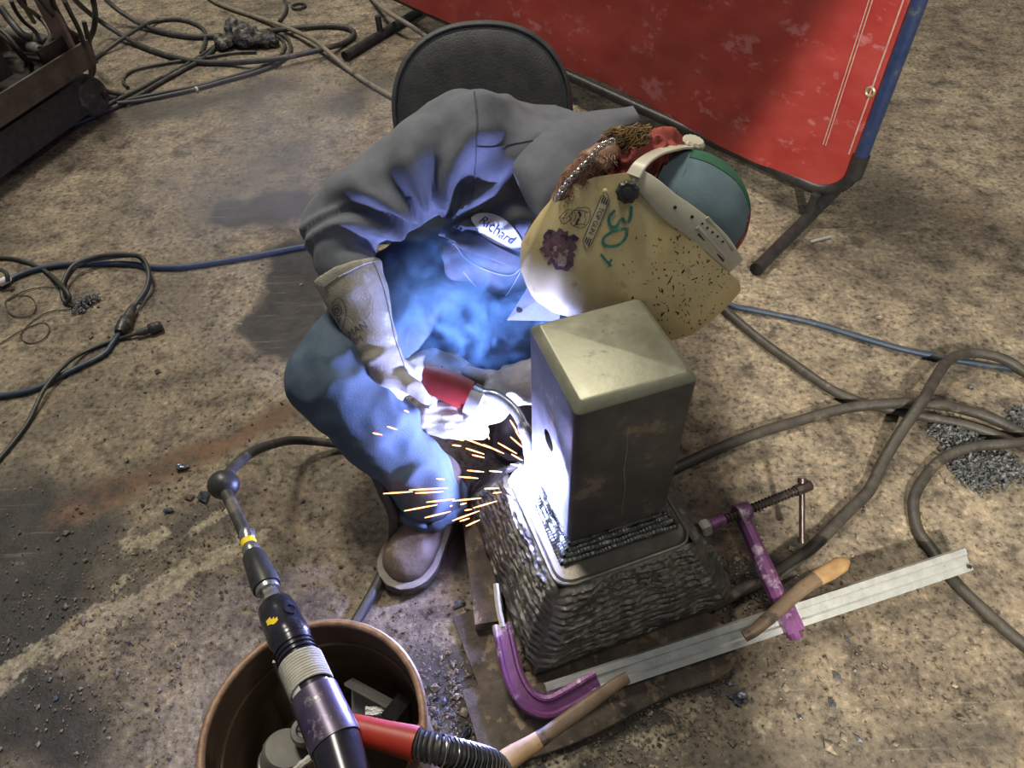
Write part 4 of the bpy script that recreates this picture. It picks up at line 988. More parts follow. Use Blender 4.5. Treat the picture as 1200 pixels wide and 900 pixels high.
    V2 = [(x*kk, y*kk) for x, y in zip(np.linspace(-31, 31, n_), top)]+[(x*kk, y*kk) for x, y in zip(np.linspace(-31, 31, n_), bot)]; Fp = [(i, n_+i, n_+i+1, i+1) for i in range(n_-1)]
    add2d(mb, V2, Fp, oo, ax_, ay_, bv, vd, .0010, 0)
    L2, LF = text_mesh('TOP GUN', 8.2*kk, 0, .92); L2[:, 0] *= .86; add2d(mb, L2, LF, oo, ax_, ay_, bv, vd, .0016, 1)
    for sx in (-1, 1):
        for i, y in enumerate((2.8, .2, -2.4)):
            B2, BF = line2d([(sx*18.6*kk, y*kk), (sx*(22.5+(i*1.2 if sx < 0 else (2-i)*1.2))*kk, y*kk), (sx*(24.5+(i*1.2 if sx < 0 else (2-i)*1.2))*kk, y*kk)], 1.4*kk); add2d(mb, B2, BF, oo, ax_, ay_, bv, vd, .0016, 1)
    rim = [(-31, -2), (-24, 5.2), (24, 5.2), (31, 2), (24, -5.2), (-25, -5.2), (-31, -2)]
    B2, BF = line2d([(x*kk, y*kk) for x, y in rim], .7*kk); add2d(mb, B2, BF, oo, ax_, ay_, bv, vd, .0016, 1)
    # face outline with dark glasses, and a fluted pennant to its left
    def ol(pts, wd):
        p = cr_path([(a, b, 0) for a, b in Z(pts)], 5)[:, :2]; cc = p.mean(0); B2, BF = line2d([((a-cc[0])*kk, -(b-cc[1])*kk) for a, b in p], wd*kk); add2d(mb, B2, BF, o(*cc), vx, vy, bv, vd, .0016, 1)
    ol([(225, 420), (250, 350), (310, 335), (370, 345), (385, 400), (370, 450), (330, 490), (270, 485), (230, 460), (225, 420)], .7)
    ol([(285, 362), (300, 380), (303, 398)], 2.6); ol([(268, 470), (275, 445), (290, 425)], 2.8); ol([(303, 398), (290, 425)], .8); ol([(345, 370), (340, 400), (350, 430), (335, 460)], .7); ol([(250, 365), (262, 400), (245, 440)], .7)
    ol([(255, 345), (310, 350), (368, 368)], .8); ol([(245, 478), (300, 470), (345, 478)], .8)
    ol([(120, 405), (170, 360), (205, 345), (228, 365), (205, 400), (215, 425), (160, 460), (120, 405)], .8); ol([(120, 405), (165, 415), (205, 400)], .6); ol([(160, 460), (160, 415), (185, 365)], .6); ol([(140, 430), (205, 360)], .5)
    obj('wing_sticker', mb, [MT['stickw'], MT['ink']], sh, recalc=False)
    # ragged purple sticker with a snarling face in blotches
    mb = MB(); cc = (655, 293); npts = 40; aa = np.linspace(0, 2*math.pi, npts, endpoint=False)
    R_ = A_([np.interp((a/math.pi*180) % 360, [0, 45, 70, 100, 135, 180, 225, 260, 300, 330, 360], [20, 22, 21, 22, 26, 19, 16, 20, 27, 21, 20]) for a in aa])*(1+.12*rng.normal(0, 1, npts)); rr_ = np.linspace(0, 1, 7)[1:]
    V2 = [(0, 0)]+[(r*R_[j]*kk*math.cos(aa[j]), r*R_[j]*kk*math.sin(aa[j])) for r in rr_ for j in range(npts)]; Fp = [(0, 1+j, 1+(j+1) % npts) for j in range(npts)]+[(1+i*npts+j, 1+(i+1)*npts+j, 1+(i+1)*npts+(j+1) % npts, 1+i*npts+(j+1) % npts) for i in range(5) for j in range(npts)]
    add2d(mb, [(x*1.06, y*1.06) for x, y in V2], Fp, o(*cc), vx, vy, bv, vd, .0008, 2); add2d(mb, V2, Fp, o(*cc), vx, vy, bv, vd, .0012, 0)
    add2d(mb, [(x*.48, y*.50) for x, y in V2], Fp, o(656, 300), vx, vy, bv, vd, .0017, 1)
    obj('ragged_sticker', mb, [MT['stickp'], MT['stickf'], MT['stickw']], sh, recalc=False)
    # burnt spatter flecks thickest toward the crown
    mb = MB()
    for _ in range(330):
        x = 690+170*rng.beta(2.2, 1.3); y = 215+181*rng.beta(1.6, 1.1); q = sp(x, y, bv, 0)
        if q is None: continue
        if rng.random() > np.clip((x-690)/110, .06, 1): continue
        a = rng.normal(-1.0, .7); l = (abs(rng.normal(0, 1.2))+.35)*(2.6 if rng.random() < .12 else 1); w_ = rng.uniform(.25, .8)*(1.8 if rng.random() < .1 else 1); pts = [(-l, 0), (-l*.3, w_), (l*.5, w_*.8), (l, 0), (l*.3, -w_), (-l*.5, -w_*.7)]
        add2d(mb, [((u*math.cos(a)-v*math.sin(a))*kk, (u*math.sin(a)+v*math.cos(a))*kk) for u, v in pts], [(0, 1, 2, 3, 4, 5)], q, vx, vy, bv, vd, .0006)
    tag(obj('spatter_flecks', mb, MT['ink'], sh, recalc=False), kind='stuff')


head_gear()


def torch():
    a, b = P(499, 441, .292), P(551, 464, .275); d = (b-a)/np.linalg.norm(b-a); L_ = np.linalg.norm(b-a)
    up = R3@A_([.30, -.95, 0]); up -= d*up.dot(d); up /= np.linalg.norm(up); q = np.cross(d, up)
    t = thing('welding_torch', 'red handled welding torch with curved neck held in both gloves', 'torch', a)
    pr = [(-.6, -1), (.6, -1), (1, -.6), (1, .6), (.6, 1), (-.6, 1), (-1, .6), (-1, -.6)]
    m = MB(); m.rings([[a+d*s*L_+up*y*h_+q*x*.017 for x, y in pr] for s, h_ in ((-.10, .020), (0, .025), (.3, .029), (.8, .031), (1, .029))]); obj('handle', m, MT['torchred'], t, ang=50)
    m = MB(); m.rings([[a+d*s+up*y*.021+q*x*.016 for x, y in pr] for s in (-.02, -.004)]); obj('end_cap', m, MT['blackplastic'], t, ang=40)
    m = MB(); c = b+d*.012-up*.008; m.rings([[c+d*s+up*y*.026+q*x*.0165 for x, y in pr] for s in (-.012, .014)]); f_ = obj('front_block', m, MT['lightgrey'], t, ang=40)
    m = MB(); m.tube([c-up*.014-d*.008-q*.017, c-up*.014-d*.008-q*.02], .0045, 12); obj('screw', m, MT['screw'], f_)
    n0 = b+d*.02+up*.014; pth = seg_path([n0-d*.02, n0, P(583, 464, .283), P(604, 482, .270), P(617, 508, .245), P(621, 530, .222)], 40)
    m = MB(); m.tube(pth, np.interp(np.linspace(0, 1, 40), [0, .12, .13, .7, .72, 1], [.013, .013, .0105, .0105, .0135, .0125]), 16); obj('neck', m, MT['chrome'], t)
    e = pth[-1]; de = pth[-1]-pth[-3]; de /= np.linalg.norm(de); m = MB(); m.lathe(e, de, [(.0125, -.002), (.012, .022), (.009, .024), (.0035, .022), (.003, .03)], 18); obj('nozzle', m, MT['chrome'], t)
    hk = seg_path([a+d*.022+up*.030+q*.0, a+d*.012+up*.026-q*.020, a+d*.018-q*.022, a+d*.034-up*.026-q*.020, a+d*.040-up*.032], 20); m = MB(); m.tube(hk, .0018, 8); obj('wire_bail', m, MT['chrome'], t)
    # cable leaving the grip
    cp = seg_path([a-d*.02, P(470, 450, 0.302), P(446, 460, 0.302), P(434, 478, 0.292), P(427, 500, 0.265), P(432, 535, 0.195), P(447, 572, 0.165), P(461, 606, 0.100), P(459, 640, 0.016), P(446, 676, 0.013), P(428, 710, 0.013), P(412, 738, 0.013), P(398, 768, 0.013)], 90)
    m = MB(); m.tube(cp, .0105, 12); obj('cable', m, MT['rubber'], t)
    sp_ = seg_path([P(440, 465, 0.300), P(433, 478, 0.292), P(428, 492, 0.276)], 200); tt = np.gradient(sp_, axis=0); tt /= np.linalg.norm(tt, axis=1)[:, None]; out = []
    for i in range(200): k = np.cross(tt[i], UP); k /= np.linalg.norm(k); k2 = np.cross(tt[i], k); an = i/200*2*math.pi*8; out.append(sp_[i]+.0125*(k*math.cos(an)+k2*math.sin(an)))
    m = MB(); m.tube(out, .0016, 6); obj('strain_spring', m, MT['chrome'], t)


torch()


def seat():
    t = thing('work_chair', 'low black vinyl chair with rounded back behind the crouching person', 'chair', (.0, 1.35, 0))
    # backrest: rounded pad leaning back, with side band and stitched edge
    c = P(566, 92, .62); c = A_([c[0]+.0, 1.47, 0]); top = P(566, 38, .70)
    r_ = P(566, 136, 0)-EYE; k0 = EYE+r_*(1.68/r_[1]); n_ = A_([0.02, -.93, .36]); n_ /= np.linalg.norm(n_); ux = A_([1.0, .02, 0]); ux -= n_*ux.dot(n_); ux /= np.linalg.norm(ux); uy = np.cross(n_, ux)
    def ol(r, z, dome=0): return [k0+ux*r*1.16*np.sign(math.cos(a))*abs(math.cos(a))**.88+uy*r*1.1*np.sign(math.sin(a))*abs(math.sin(a))**.88+n_*z for a in np.linspace(0, 2*math.pi, 56, endpoint=False)]
    m = MB(); m.rings([ol(.15, -.042), ol(.185, -.040), ol(.193, -.03), ol(.194, .012), ol(.188, .022), ol(.180, .020), ol(.174, .026), ol(.13, .032), ol(.05, .034)]); bk = obj('backrest', m, MT['chair'], t, ang=50)
    for r_, z in ((.186, .0235), (.178, .0225)):
        m = MB(); p = ol(r_, z); m.tube(p+[p[0]], .0017, 6); obj('piping', m, MT['thread'], bk)
    m = MB(); sc = A_([.06, 1.40, -.09]); 
    def so(r, z): return [sc+A_([r*math.cos(a)*1.0, r*math.sin(a)*.95, z]) for a in np.linspace(0, 2*math.pi, 40, endpoint=False)]
    m.rings([so(.15, .27), so(.185, .275), (so(.19, .29)), so(.19, .315), so(.175, .33), so(.05, .335)]); obj('seat', m, MT['chair'], t, ang=50)
    for s in (-1, 1):
        m = MB(); m.tube(seg_path([A_([.06+.1*s, 1.54, .19]), A_([.04+.1*s, 1.70, .24]), k0+ux*.1*s-n_*.045-uy*.05], 14), .011, 10); obj('back_post', m, MT['blackpipe'], t)
        for y in (-1, 1): m = MB(); m.tube([sc+A_([.10*s, .05+.08*y, .28]), sc+A_([.12*s, .08+.13*y, .09])], .012, 10); obj('leg', m, MT['blackpipe'], t)


seat()
#%%PART4
# ------------------------------------------------------------------ drum with tools in it
DC = P(366, 852, .35); DR = .143


def drum():
    c = A_([DC[0], DC[1], 0]); t = thing('steel_drum', 'small rusty brown steel drum holding grinders at bottom edge', 'drum', c)
    m = MB(); prof = [(.128, .002), (.135, .004), (.136, .10), (.139, .105), (.136, .11), (.137, .22), (.140, .226), (.137, .232), (.140, .335), (.137, .335), (.134, .232), (.136, .226), (.134, .22), (.133, .11), (.1355, .105), (.133, .10), (.132, .012), (.0, .012)]
    m.lathe(c, UP, prof, 64, cap=True); obj('drum_wall', m, MT['drum'], t, ang=50)
    m = MB(); a = np.linspace(0, 2*math.pi, 73); m.tube([c+A_([.1405*math.cos(x), .1405*math.sin(x), .342]) for x in a], .0058, 10); obj('rim', m, MT['drumrim'], t)
    m = MB(); m.tube([c+A_([.134*math.cos(x), .134*math.sin(x), .285]) for x in a], .0022, 6); obj('inner_rib', m, MT['drum'], t)


drum()


def coil(path, r, pitch, wire, seg=5, per=10):
    d = np.r_[0, np.cumsum(np.linalg.norm(np.diff(path, axis=0), axis=1))]; turns = d[-1]/pitch; n = int(turns*per); q = seg_path(path, n); tt = np.gradient(q, axis=0); tt /= np.linalg.norm(tt, axis=1)[:, None]; out = []
    for i in range(n):
        k = np.cross(tt[i], UP); k /= np.linalg.norm(k); k2 = np.cross(tt[i], k); a = 2*math.pi*i/per; out.append(q[i]+r*(k*math.cos(a)+k2*math.sin(a)))
    m = MB(); m.tube(out, wire, seg); return m


def air_tool():
    t = thing('air_grinder', 'black and purple air tool with ball ended hose leaning out of the rusty drum', 'air tool', P(360, 800, .3))
    # axis from the ball end down into the drum
    B0, T0, E0 = P(262, 568, .33), P(333, 720, .385), P(412, 925, .40)
    ax = seg_path([P(270, 588, .335), P(288, 628, .35), P(305, 668, .36), P(316, 697, .37)], 20)
    hz = seg_path([P(500, 560, .012), P(450, 534, .012), P(405, 522, .012), P(350, 516, .06), P(318, 521, .16), P(290, 533, .25), P(270, 552, .31), B0, P(270, 588, .335), P(281, 612, .343), P(291, 636, .352)], 70)
    m = MB(); m.tube(hz, .0098, 12); obj('hose', m, MT['rubber'], t)
    m = MB(); m.ellipsoid(B0, (EX*.026, EY*.025, UP*.025), 28); obj('hose_ball', m, MT['blackplastic'], t)
    d = (T0-P(290, 634, .352)); d /= np.linalg.norm(d); p = P(288, 630, .351)
    def seg(name, px0, px1, prof, mat, seg_=24, parent=t, ang=40):
        a, b = px0, px1; L_ = np.linalg.norm(b-a); m_ = MB(); m_.lathe(a, (b-a)/L_, [(r, s*L_) for r, s in prof], seg_); return obj(name, m_, mat, parent, ang=ang)
    def AX(s):   # point on the tool axis by photo row
        return P(np.interp(s, [630, 668, 700, 725, 790, 870, 930], [289, 303, 318, 329, 358, 393, 420]), s, np.interp(s, [630, 700, 790, 930], [.352, .375, .395, .405]))
    seg('hose_ferrule', AX(622), AX(634), [(.0105, 0), (.0115, .1), (.0115, .9), (.0105, 1)], MT['chrome']); seg('colour_ring', AX(634), AX(640), [(.0112, 0), (.0118, .5), (.0112, 1)], MT['yellow']); seg('hose_ferrule', AX(640), AX(650), [(.0112, 0), (.013, .3), (.013, .9), (.012, 1)], MT['chrome'])
    seg('swivel_sleeve', AX(649), AX(689), [(.0135, 0), (.0165, .08), (.0185, .5), (.0205, .85), (.0195, 1)], MT['blackplastic']); seg('swivel_ring', AX(688), AX(693), [(.0165, 0), (.0172, .5), (.0155, 1)], MT['chrome'])
    seg('nipple', AX(692), AX(712), [(.012, 0), (.0125, .4), (.0135, .45), (.0135, 1)], MT['chrome'], 6)
    a, b = AX(706), AX(755); bd = seg('valve_body', a, b, [(.017, 0), (.024, .10), (.0265, .35), (.0265, .68), (.0275, .7), (.0275, .95), (.026, 1)], MT['toolblack'])
    dd = (b-a)/np.linalg.norm(b-a); sd = np.cross(dd, UP); sd /= np.linalg.norm(sd); nn = np.cross(sd, dd)
    q = AX(731); side = (sd if sd[0] > 0 else -sd); out = (nn if nn[2] > 0 else -nn)
    m = MB(); w_ = out*.75+side*.62; w_ /= np.linalg.norm(w_); m.lathe(q+w_*.022, w_, [(.0095, 0), (.0095, .0065), (.0065, .0068), (.006, .005)], 20); obj('valve_plug', m, MT['toolblack'], bd)
    bv = bvh_of(bd)
    mb = MB(); vx, vy, vd = R3[:, 0], -R3[:, 1], R3[:, 2]; k_ = .0011
    c = sp(319, 728, bv, 0)
    if c is not None:
        for pts in ([(-9, -4), (-4, 2), (-1, -1), (2, 3), (4, 0), (8, 4)], [(-8, -5), (-3, -2), (3, -1), (7, 2)]):
            B2, BF = line2d([(x*k_*.8, y*k_*.8) for x, y in pts], 4*k_); add2d(mb, B2, BF, c, vx, vy, bv, vd, .0006)
        obj('yellow_mark', mb, MT['yellow'], bd, recalc=False)
    g = seg('barrel', AX(754), AX(818), [(.0265, 0), (.0255, .1), (.0255, 1), (.024, 1)], MT['toolblack'])
    for y in (761, 766, 771, 776): a = AX(y); m = MB(); m.lathe(a-dd*.0014, dd, [(.0257, 0), (.0272, .0008), (.0272, .002), (.0257, .003)], 24); obj('barrel_rib', m, MT['toolblack'], g)
    m = MB(); a, b = AX(777), AX(806); n = 11
    for i in range(n): c = a+(b-a)*i/(n-1); m.tube([c+.0272*(sd*math.cos(x)+nn*math.sin(x))+dd*.0012*x/math.pi for x in np.linspace(0, 2*math.pi, 25)], .0019, 6)
    tag(obj('cord_wrap', m, MT['tape'], g), kind='stuff')
    bv = bvh_of(g); c = sp(346, 812, bv, 0)
    if c is not None: mb = MB(); n_ = 8; V2 = [(x*.0105, y*.009) for y in np.linspace(-1, 1, n_) for x in np.linspace(-1, 1, n_)]; add2d(mb, V2, [(i*n_+j, i*n_+j+1, (i+1)*n_+j+1, (i+1)*n_+j) for i in range(n_-1) for j in range(n_-1)], c, sd, dd, bv, vd, .0006); obj('paper_label', mb, MT['label'], g, recalc=False)
    seg('grip_tube', AX(812), AX(872), [(.027, 0), (.030, .03), (.0305, .45), (.0315, .9), (.031, 1)], MT['toolpurple']); seg('rear_tube', AX(871), AX(960), [(.0295, 0), (.0295, 1)], MT['toolblack'])


air_tool()


def red_grip():
    t = thing('hose_handle', 'red rubber grip joined to a black ribbed hose across the drum rim', 'hose handle', P(450, 860, .36))
    a, b = P(402, 850, .375), P(489, 872, .385); m = MB(); d = (b-a)/np.linalg.norm(b-a); L_ = np.linalg.norm(b-a)
    m.lathe(a, d, [(.0155, 0), (.0165, .02), (.0175, L_*.6), (.0195, L_*.9), (.020, L_)], 24); obj('grip', m, MT['redgrip'], t)
    p = seg_path([b-d*.004, P(520, 880, .38), P(553, 889, .34), P(578, 897, .27), P(590, 915, .18)], 60); m = MB(); m.tube(p, .0155, 14); h = obj('ribbed_hose', m, MT['rubber'], t)
    obj('hose_coil', coil(p, .0165, .0062, .0024), MT['blackplastic'], h)
    obj('hose_wire', coil(p+A_([0, 0, .0006]), .0184, .0124, .0008, 4), MT['chrome'], h)


red_grip()


def drum_contents():
    # offcut angle
    t = thing('steel_offcut', 'pale grey bent steel offcut lying inside the drum under the red grip', 'offcut', P(440, 825, .2))
    a, b, c = P(412, 845, .215), P(412, 795, .245), P(462, 822, .235); m = MB(); e = (c-b); f = (a-b); n = np.cross(e, f); n /= np.linalg.norm(n)
    m.rings([A_([b, c, c+f*.75, c*.5+b*.5+f*.6, a+e*.35, a]), A_([b, c, c+f*.75, c*.5+b*.5+f*.6, a+e*.35, a])+n*.005]); obj('web', m, MT['lightgrey'], t, ang=20)
    m = MB(); m.rings([A_([b, c, c-n*.03, b-n*.03]), A_([b, c, c-n*.03, b-n*.03])+f*.06]); obj('flange', m, MT['greymetal'], t, ang=20)
    t = thing('paper_scrap', 'crumpled white scrap lying on the grey offcut inside the drum', 'paper', P(440, 832, .25)); m = MB(); n1 = 12; g = [[P(428+24*i/11., 828+10*j/11., .252)+A_([0, 0, .006*mnoise.noise((i*.6, j*.6, 3))]) for j in range(n1)] for i in range(n1)]; m.grid(g); m.grid((A_(g)-[0, 0, .0012])[::-1]); obj('scrap', m, MT['patch'], t, recalc=False)
    t = thing('black_bracket', 'black upright plate leaning inside the right of the drum', 'bracket', P(475, 835, .2)); a, b, c, d = P(458, 848, .25), P(467, 812, .30), P(482, 822, .28), P(486, 862, .2); n = A_([-.004, -.006, .002]); m = MB(); m.rings([A_([a, b, c, d]), A_([a, b, c, d])+n]); obj('plate', m, MT['blackplastic'], t, ang=20)
    m = MB(); m.rings([A_([b, c, c+n*5, b+n*5]), A_([b, c, c+n*5, b+n*5])-A_([0, 0, .006])]); obj('fold', m, MT['blackplastic'], t, ang=20)
    # grinder bodies standing on end
    t = thing('grinder_body', 'grey cylindrical tool body standing upright in the left of the drum', 'tool', P(328, 890, .24)); q = P(338, 868, .285); ax = A_([.30, .25, .8]); ax /= np.linalg.norm(ax); m = MB(); m.lathe(q-ax*.14, ax, [(.030, 0), (.033, .01), (.033, .085), (.031, .09), (.031, .118), (.028, .124), (.006, .125)], 28); obj('housing', m, MT['greymetal'], t, ang=35)
    m = MB(); m.lathe(q-ax*.14+ax*.086, ax, [(.0335, 0), (.0343, .003), (.0335, .006)], 28); obj('band', m, MT['chrome'], t)
    for k in range(2):
        u = np.cross(ax, UP); u /= np.linalg.norm(u); v = np.cross(ax, u); an = 2.2+k*1.5; o_ = q-ax*.035+(u*math.cos(an)+v*math.sin(an))*.031; m = MB(); m.lathe(o_, (u*math.cos(an)+v*math.sin(an)), [(.004, -.002), (.004, .002), (.002, .0022)], 10); obj('housing_screw', m, MT['screw'], t)
    t = thing('round_coupling', 'small round grey coupling beside the purple tool grip inside the drum', 'coupling', P(352, 850, .27)); q = P(352, 851, .30); m = MB(); m.lathe(q-UP*.05, A_([.1, -.1, 1]), [(.017, 0), (.0185, .02), (.0185, .045), (.016, .052), (.010, .053), (.008, .047), (.002, .046)], 24); obj('collar', m, MT['greymetal'], t, ang=35); m = MB(); m.lathe(q-UP*.006, A_([.1, -.1, 1]), [(.006, 0), (.006, .006), (.003, .007)], 6); obj('bolt', m, MT['chrome'], t)
    t = thing('flat_strip', 'pale flat metal strip leaning inside the drum left of the air tool', 'strip', P(335, 810, .2)); a, b = P(329, 775, .335), P(352, 838, .17); d = (b-a)/np.linalg.norm(b-a); u = np.cross(d, A_([0, 1, 0.])); u /= np.linalg.norm(u); m = MB(); m.box((a+b)/2, d*np.linalg.norm(b-a)/2, u*.011, np.cross(d, u)*.0018); obj('strip', m, MT['lightgrey'], t, ang=20); m = MB(); m.lathe(a+d*.015-np.cross(d, u)*.003, np.cross(d, u), [(.003, 0), (.003, .006)], 10); obj('strip_hole', m, MT['blackplastic'], t)
    p = seg_path([P(345, 905, .29), P(358, 893, .30), P(376, 882, .305), P(392, 879, .30), P(404, 888, .28)], 30); m = MB(); m.tube(p, .0055*(1+.12*np.sin(np.arange(30)*1.6)), 8); tag(obj('rope_end', m, MT['rope']), 'dirty white rope end lying in the drum at the bottom edge', 'rope')
    m = MB(); a, b = P(492, 850, .25), P(478, 905, .16); m.tube([a, b], .004, 8); tag(obj('brass_rod', m, MT['brass']), 'thin brass coloured rod standing inside the right wall of the drum', 'rod')


drum_contents()

# ------------------------------------------------------------------ cables and hoses on the floor
def cable(name, px, r, mat, label, cat, n=None, seg=10, group=None, z=None):
    pts = [P(q[0], q[1], (q[2] if len(q) > 2 else 0)+r) for q in px]; p = seg_path(pts, n or max(24, len(px)*9)); m = MB(); m.tube(p, r, seg); return tag(obj(name, m, MT[mat]), label, cat, group)


def zz(pts, s, ox, oy): return [(ox+q[0]*s, oy+q[1]*s, *q[2:]) for q in pts]


s3 = 420/1200
cable('welding_cable', zz([(-250, -260), (-60, -120), (100, 0), (210, 105), (330, 205), (450, 290), (560, 365), (660, 405), (760, 430), (880, 455), (1000, 480), (1100, 512), (1200, 552), (1320, 600)], s3, 780, 330), .0115, 'dusty', 'thick grey cable running from beneath the helmet to the right edge', 'cable')
cable('welding_cable', zz([(-60, 660), (20, 630), (150, 570), (300, 510), (450, 465), (600, 425, .012), (760, 408, .026), (900, 410, .026), (1030, 437, .014), (1130, 475, .01), (1200, 510), (1320, 560)], s3, 780, 330), .0125, 'dusty', 'thick dark cable curving from behind the steel post to the right edge', 'cable')
cable('welding_cable', zz([(150, 1090), (250, 1035), (370, 980), (490, 890), (600, 780), (680, 700), (730, 600, .01), (790, 500, .03), (860, 400, .055), (900, 330, .045), (950, 262, .03), (1020, 240, .022), (1120, 255, .02), (1200, 300, .01), (1330, 380)], s3, 780, 330), .0125, 'dusty', 'thick cable arching over the others beside the clamp screw handle', 'cable')
s1 = 420/995.
cable('welding_cable', [(1300, 500, .01), (1200, 518, .024), (1147, 523, .014), (1105, 537)]+zz([(715, 100), (690, 150), (690, 200), (705, 250), (740, 295), (800, 380), (870, 450), (995, 560), (1100, 640)], s1, 780, 520), .0115, 'dusty', 'thick cable passing under the far end of the silver clamp bar', 'cable')
cable('air_hose', [(-40, 352), (0, 335), (20, 323), (50, 314), (90, 309), (150, 309), (180, 313), (220, 312), (290, 301), (365, 287), (420, 281), (500, 284), (600, 300), (720, 328), (840, 353), (862, 360), (880, 363), (950, 378), (1000, 393), (1060, 410), (1130, 424), (1200, 434), (1300, 448)], .008, 'bluehose', 'long blue hose crossing the floor from left edge under the person to right edge', 'hose')
s4 = .4
cable('power_cord', zz([(-60, 112), (0, 105), (60, 112), (130, 142), (185, 190, .03), (204, 222, .02), (192, 236), (182, 215, .01), (188, 170, .02), (222, 122, .03), (300, 98, .03), (385, 96, .035), (420, 108, .04), (436, 150, .035), (428, 195, .02), (398, 240, .012), (386, 262, .012)], s4, 0, 260), .0058, 'cord', 'black cord looping over the blue hose on the left', 'cord')
cable('power_cord', zz([(188, 205), (198, 165, .012), (240, 122, .018), (320, 106, .022), (400, 102, .026), (428, 135, .026), (440, 165, .02), (432, 200, .01), (408, 240, .008)], s4, 0, 260), .0048, 'cord', 'second black cord doubled beside the loop on the left', 'cord')


def plug(name, px0, px1, z, label, mat='rubber', sc=1.0):
    a, b = P(*px0, z), P(*px1, z); d = (b-a)/np.linalg.norm(b-a); L_ = np.linalg.norm(b-a); t = thing(name, label, 'plug', A_([*a[:2], 0]))
    m = MB(); m.lathe(a, d, [(.007*sc, 0), (.010*sc, L_*.08), (.0125*sc, L_*.3), (.0125*sc, L_*.5)], 14); obj('plug_boot', m, MT[mat], t)
    m = MB(); m.lathe(a+d*L_*.48, d, [(.015*sc, 0), (.017*sc, L_*.04), (.017*sc, L_*.42), (.0145*sc, L_*.46), (.013*sc, L_*.52)], 16); obj('plug_body', m, MT['blackplastic'], t, ang=35)
    m = MB(); m.lathe(a+d*L_*.62, d, [(.0172*sc, 0), (.0180*sc, L_*.02), (.0180*sc, L_*.08), (.0172*sc, L_*.1)], 16); obj('grip_ring', m, MT['rubber'], t); return t


plug('cable_plug', (157, 358), (140, 390), .019, 'round black cable connector joining the cords on the left floor')
plug('cable_plug', (160, 391), (190, 381), .015, 'open black cable plug with tan end pointing right on the floor', 'rubber', .85)
cable('power_cord', [(141, 388, .01), (132, 402), (120, 416), (80, 436), (40, 456), (0, 464), (-40, 468)], .0072, 'bluehose', 'blue grey cord leading from the connector to the left edge', 'cord')
cable('power_cord', [(164, 390, .006), (136, 398), (100, 412), (76, 428, .016), (52, 456, .014), (32, 496), (0, 537), (-30, 570)], .0052, 'cord', 'black cord from the open plug to the left edge', 'cord')
for nm_, pts, lab in (('wire_curl', [(8, 352), (20, 346), (36, 348), (42, 360), (34, 370), (16, 370), (7, 360), (10, 350), (40, 338), (72, 338), (80, 352)], 'thin grey wire curl nearest the left edge'),
                      ('wire_curl', [(-10, 410), (8, 398), (24, 388), (50, 378), (58, 386), (50, 398), (34, 402), (24, 394), (34, 380), (56, 366), (84, 362)], 'thin dark wire curl below the left floor cords')):
    cable(nm_, pts, .0016, 'dusty', lab, 'wire', 110, 6)
m = MB(); m.tube(seg_path([P(-30, 312, .06), P(0, 316, .05), P(8, 322, .045), P(9, 330, .03)], 16), .006, 8); tag(obj('grey_lead', m, MT['cord']), 'short cord end hanging at the left edge with a white tip below', 'cord')
m = MB(); a = P(11, 326, .03); b = P(-12, 338, .012); m.lathe(a, (b-a), [(.008, 0), (.011, .004), (.011, .03), (.008, .034)], 14); tag(obj('white_connector', m, MT['white']), 'small white connector lying on the floor at the left edge', 'connector')
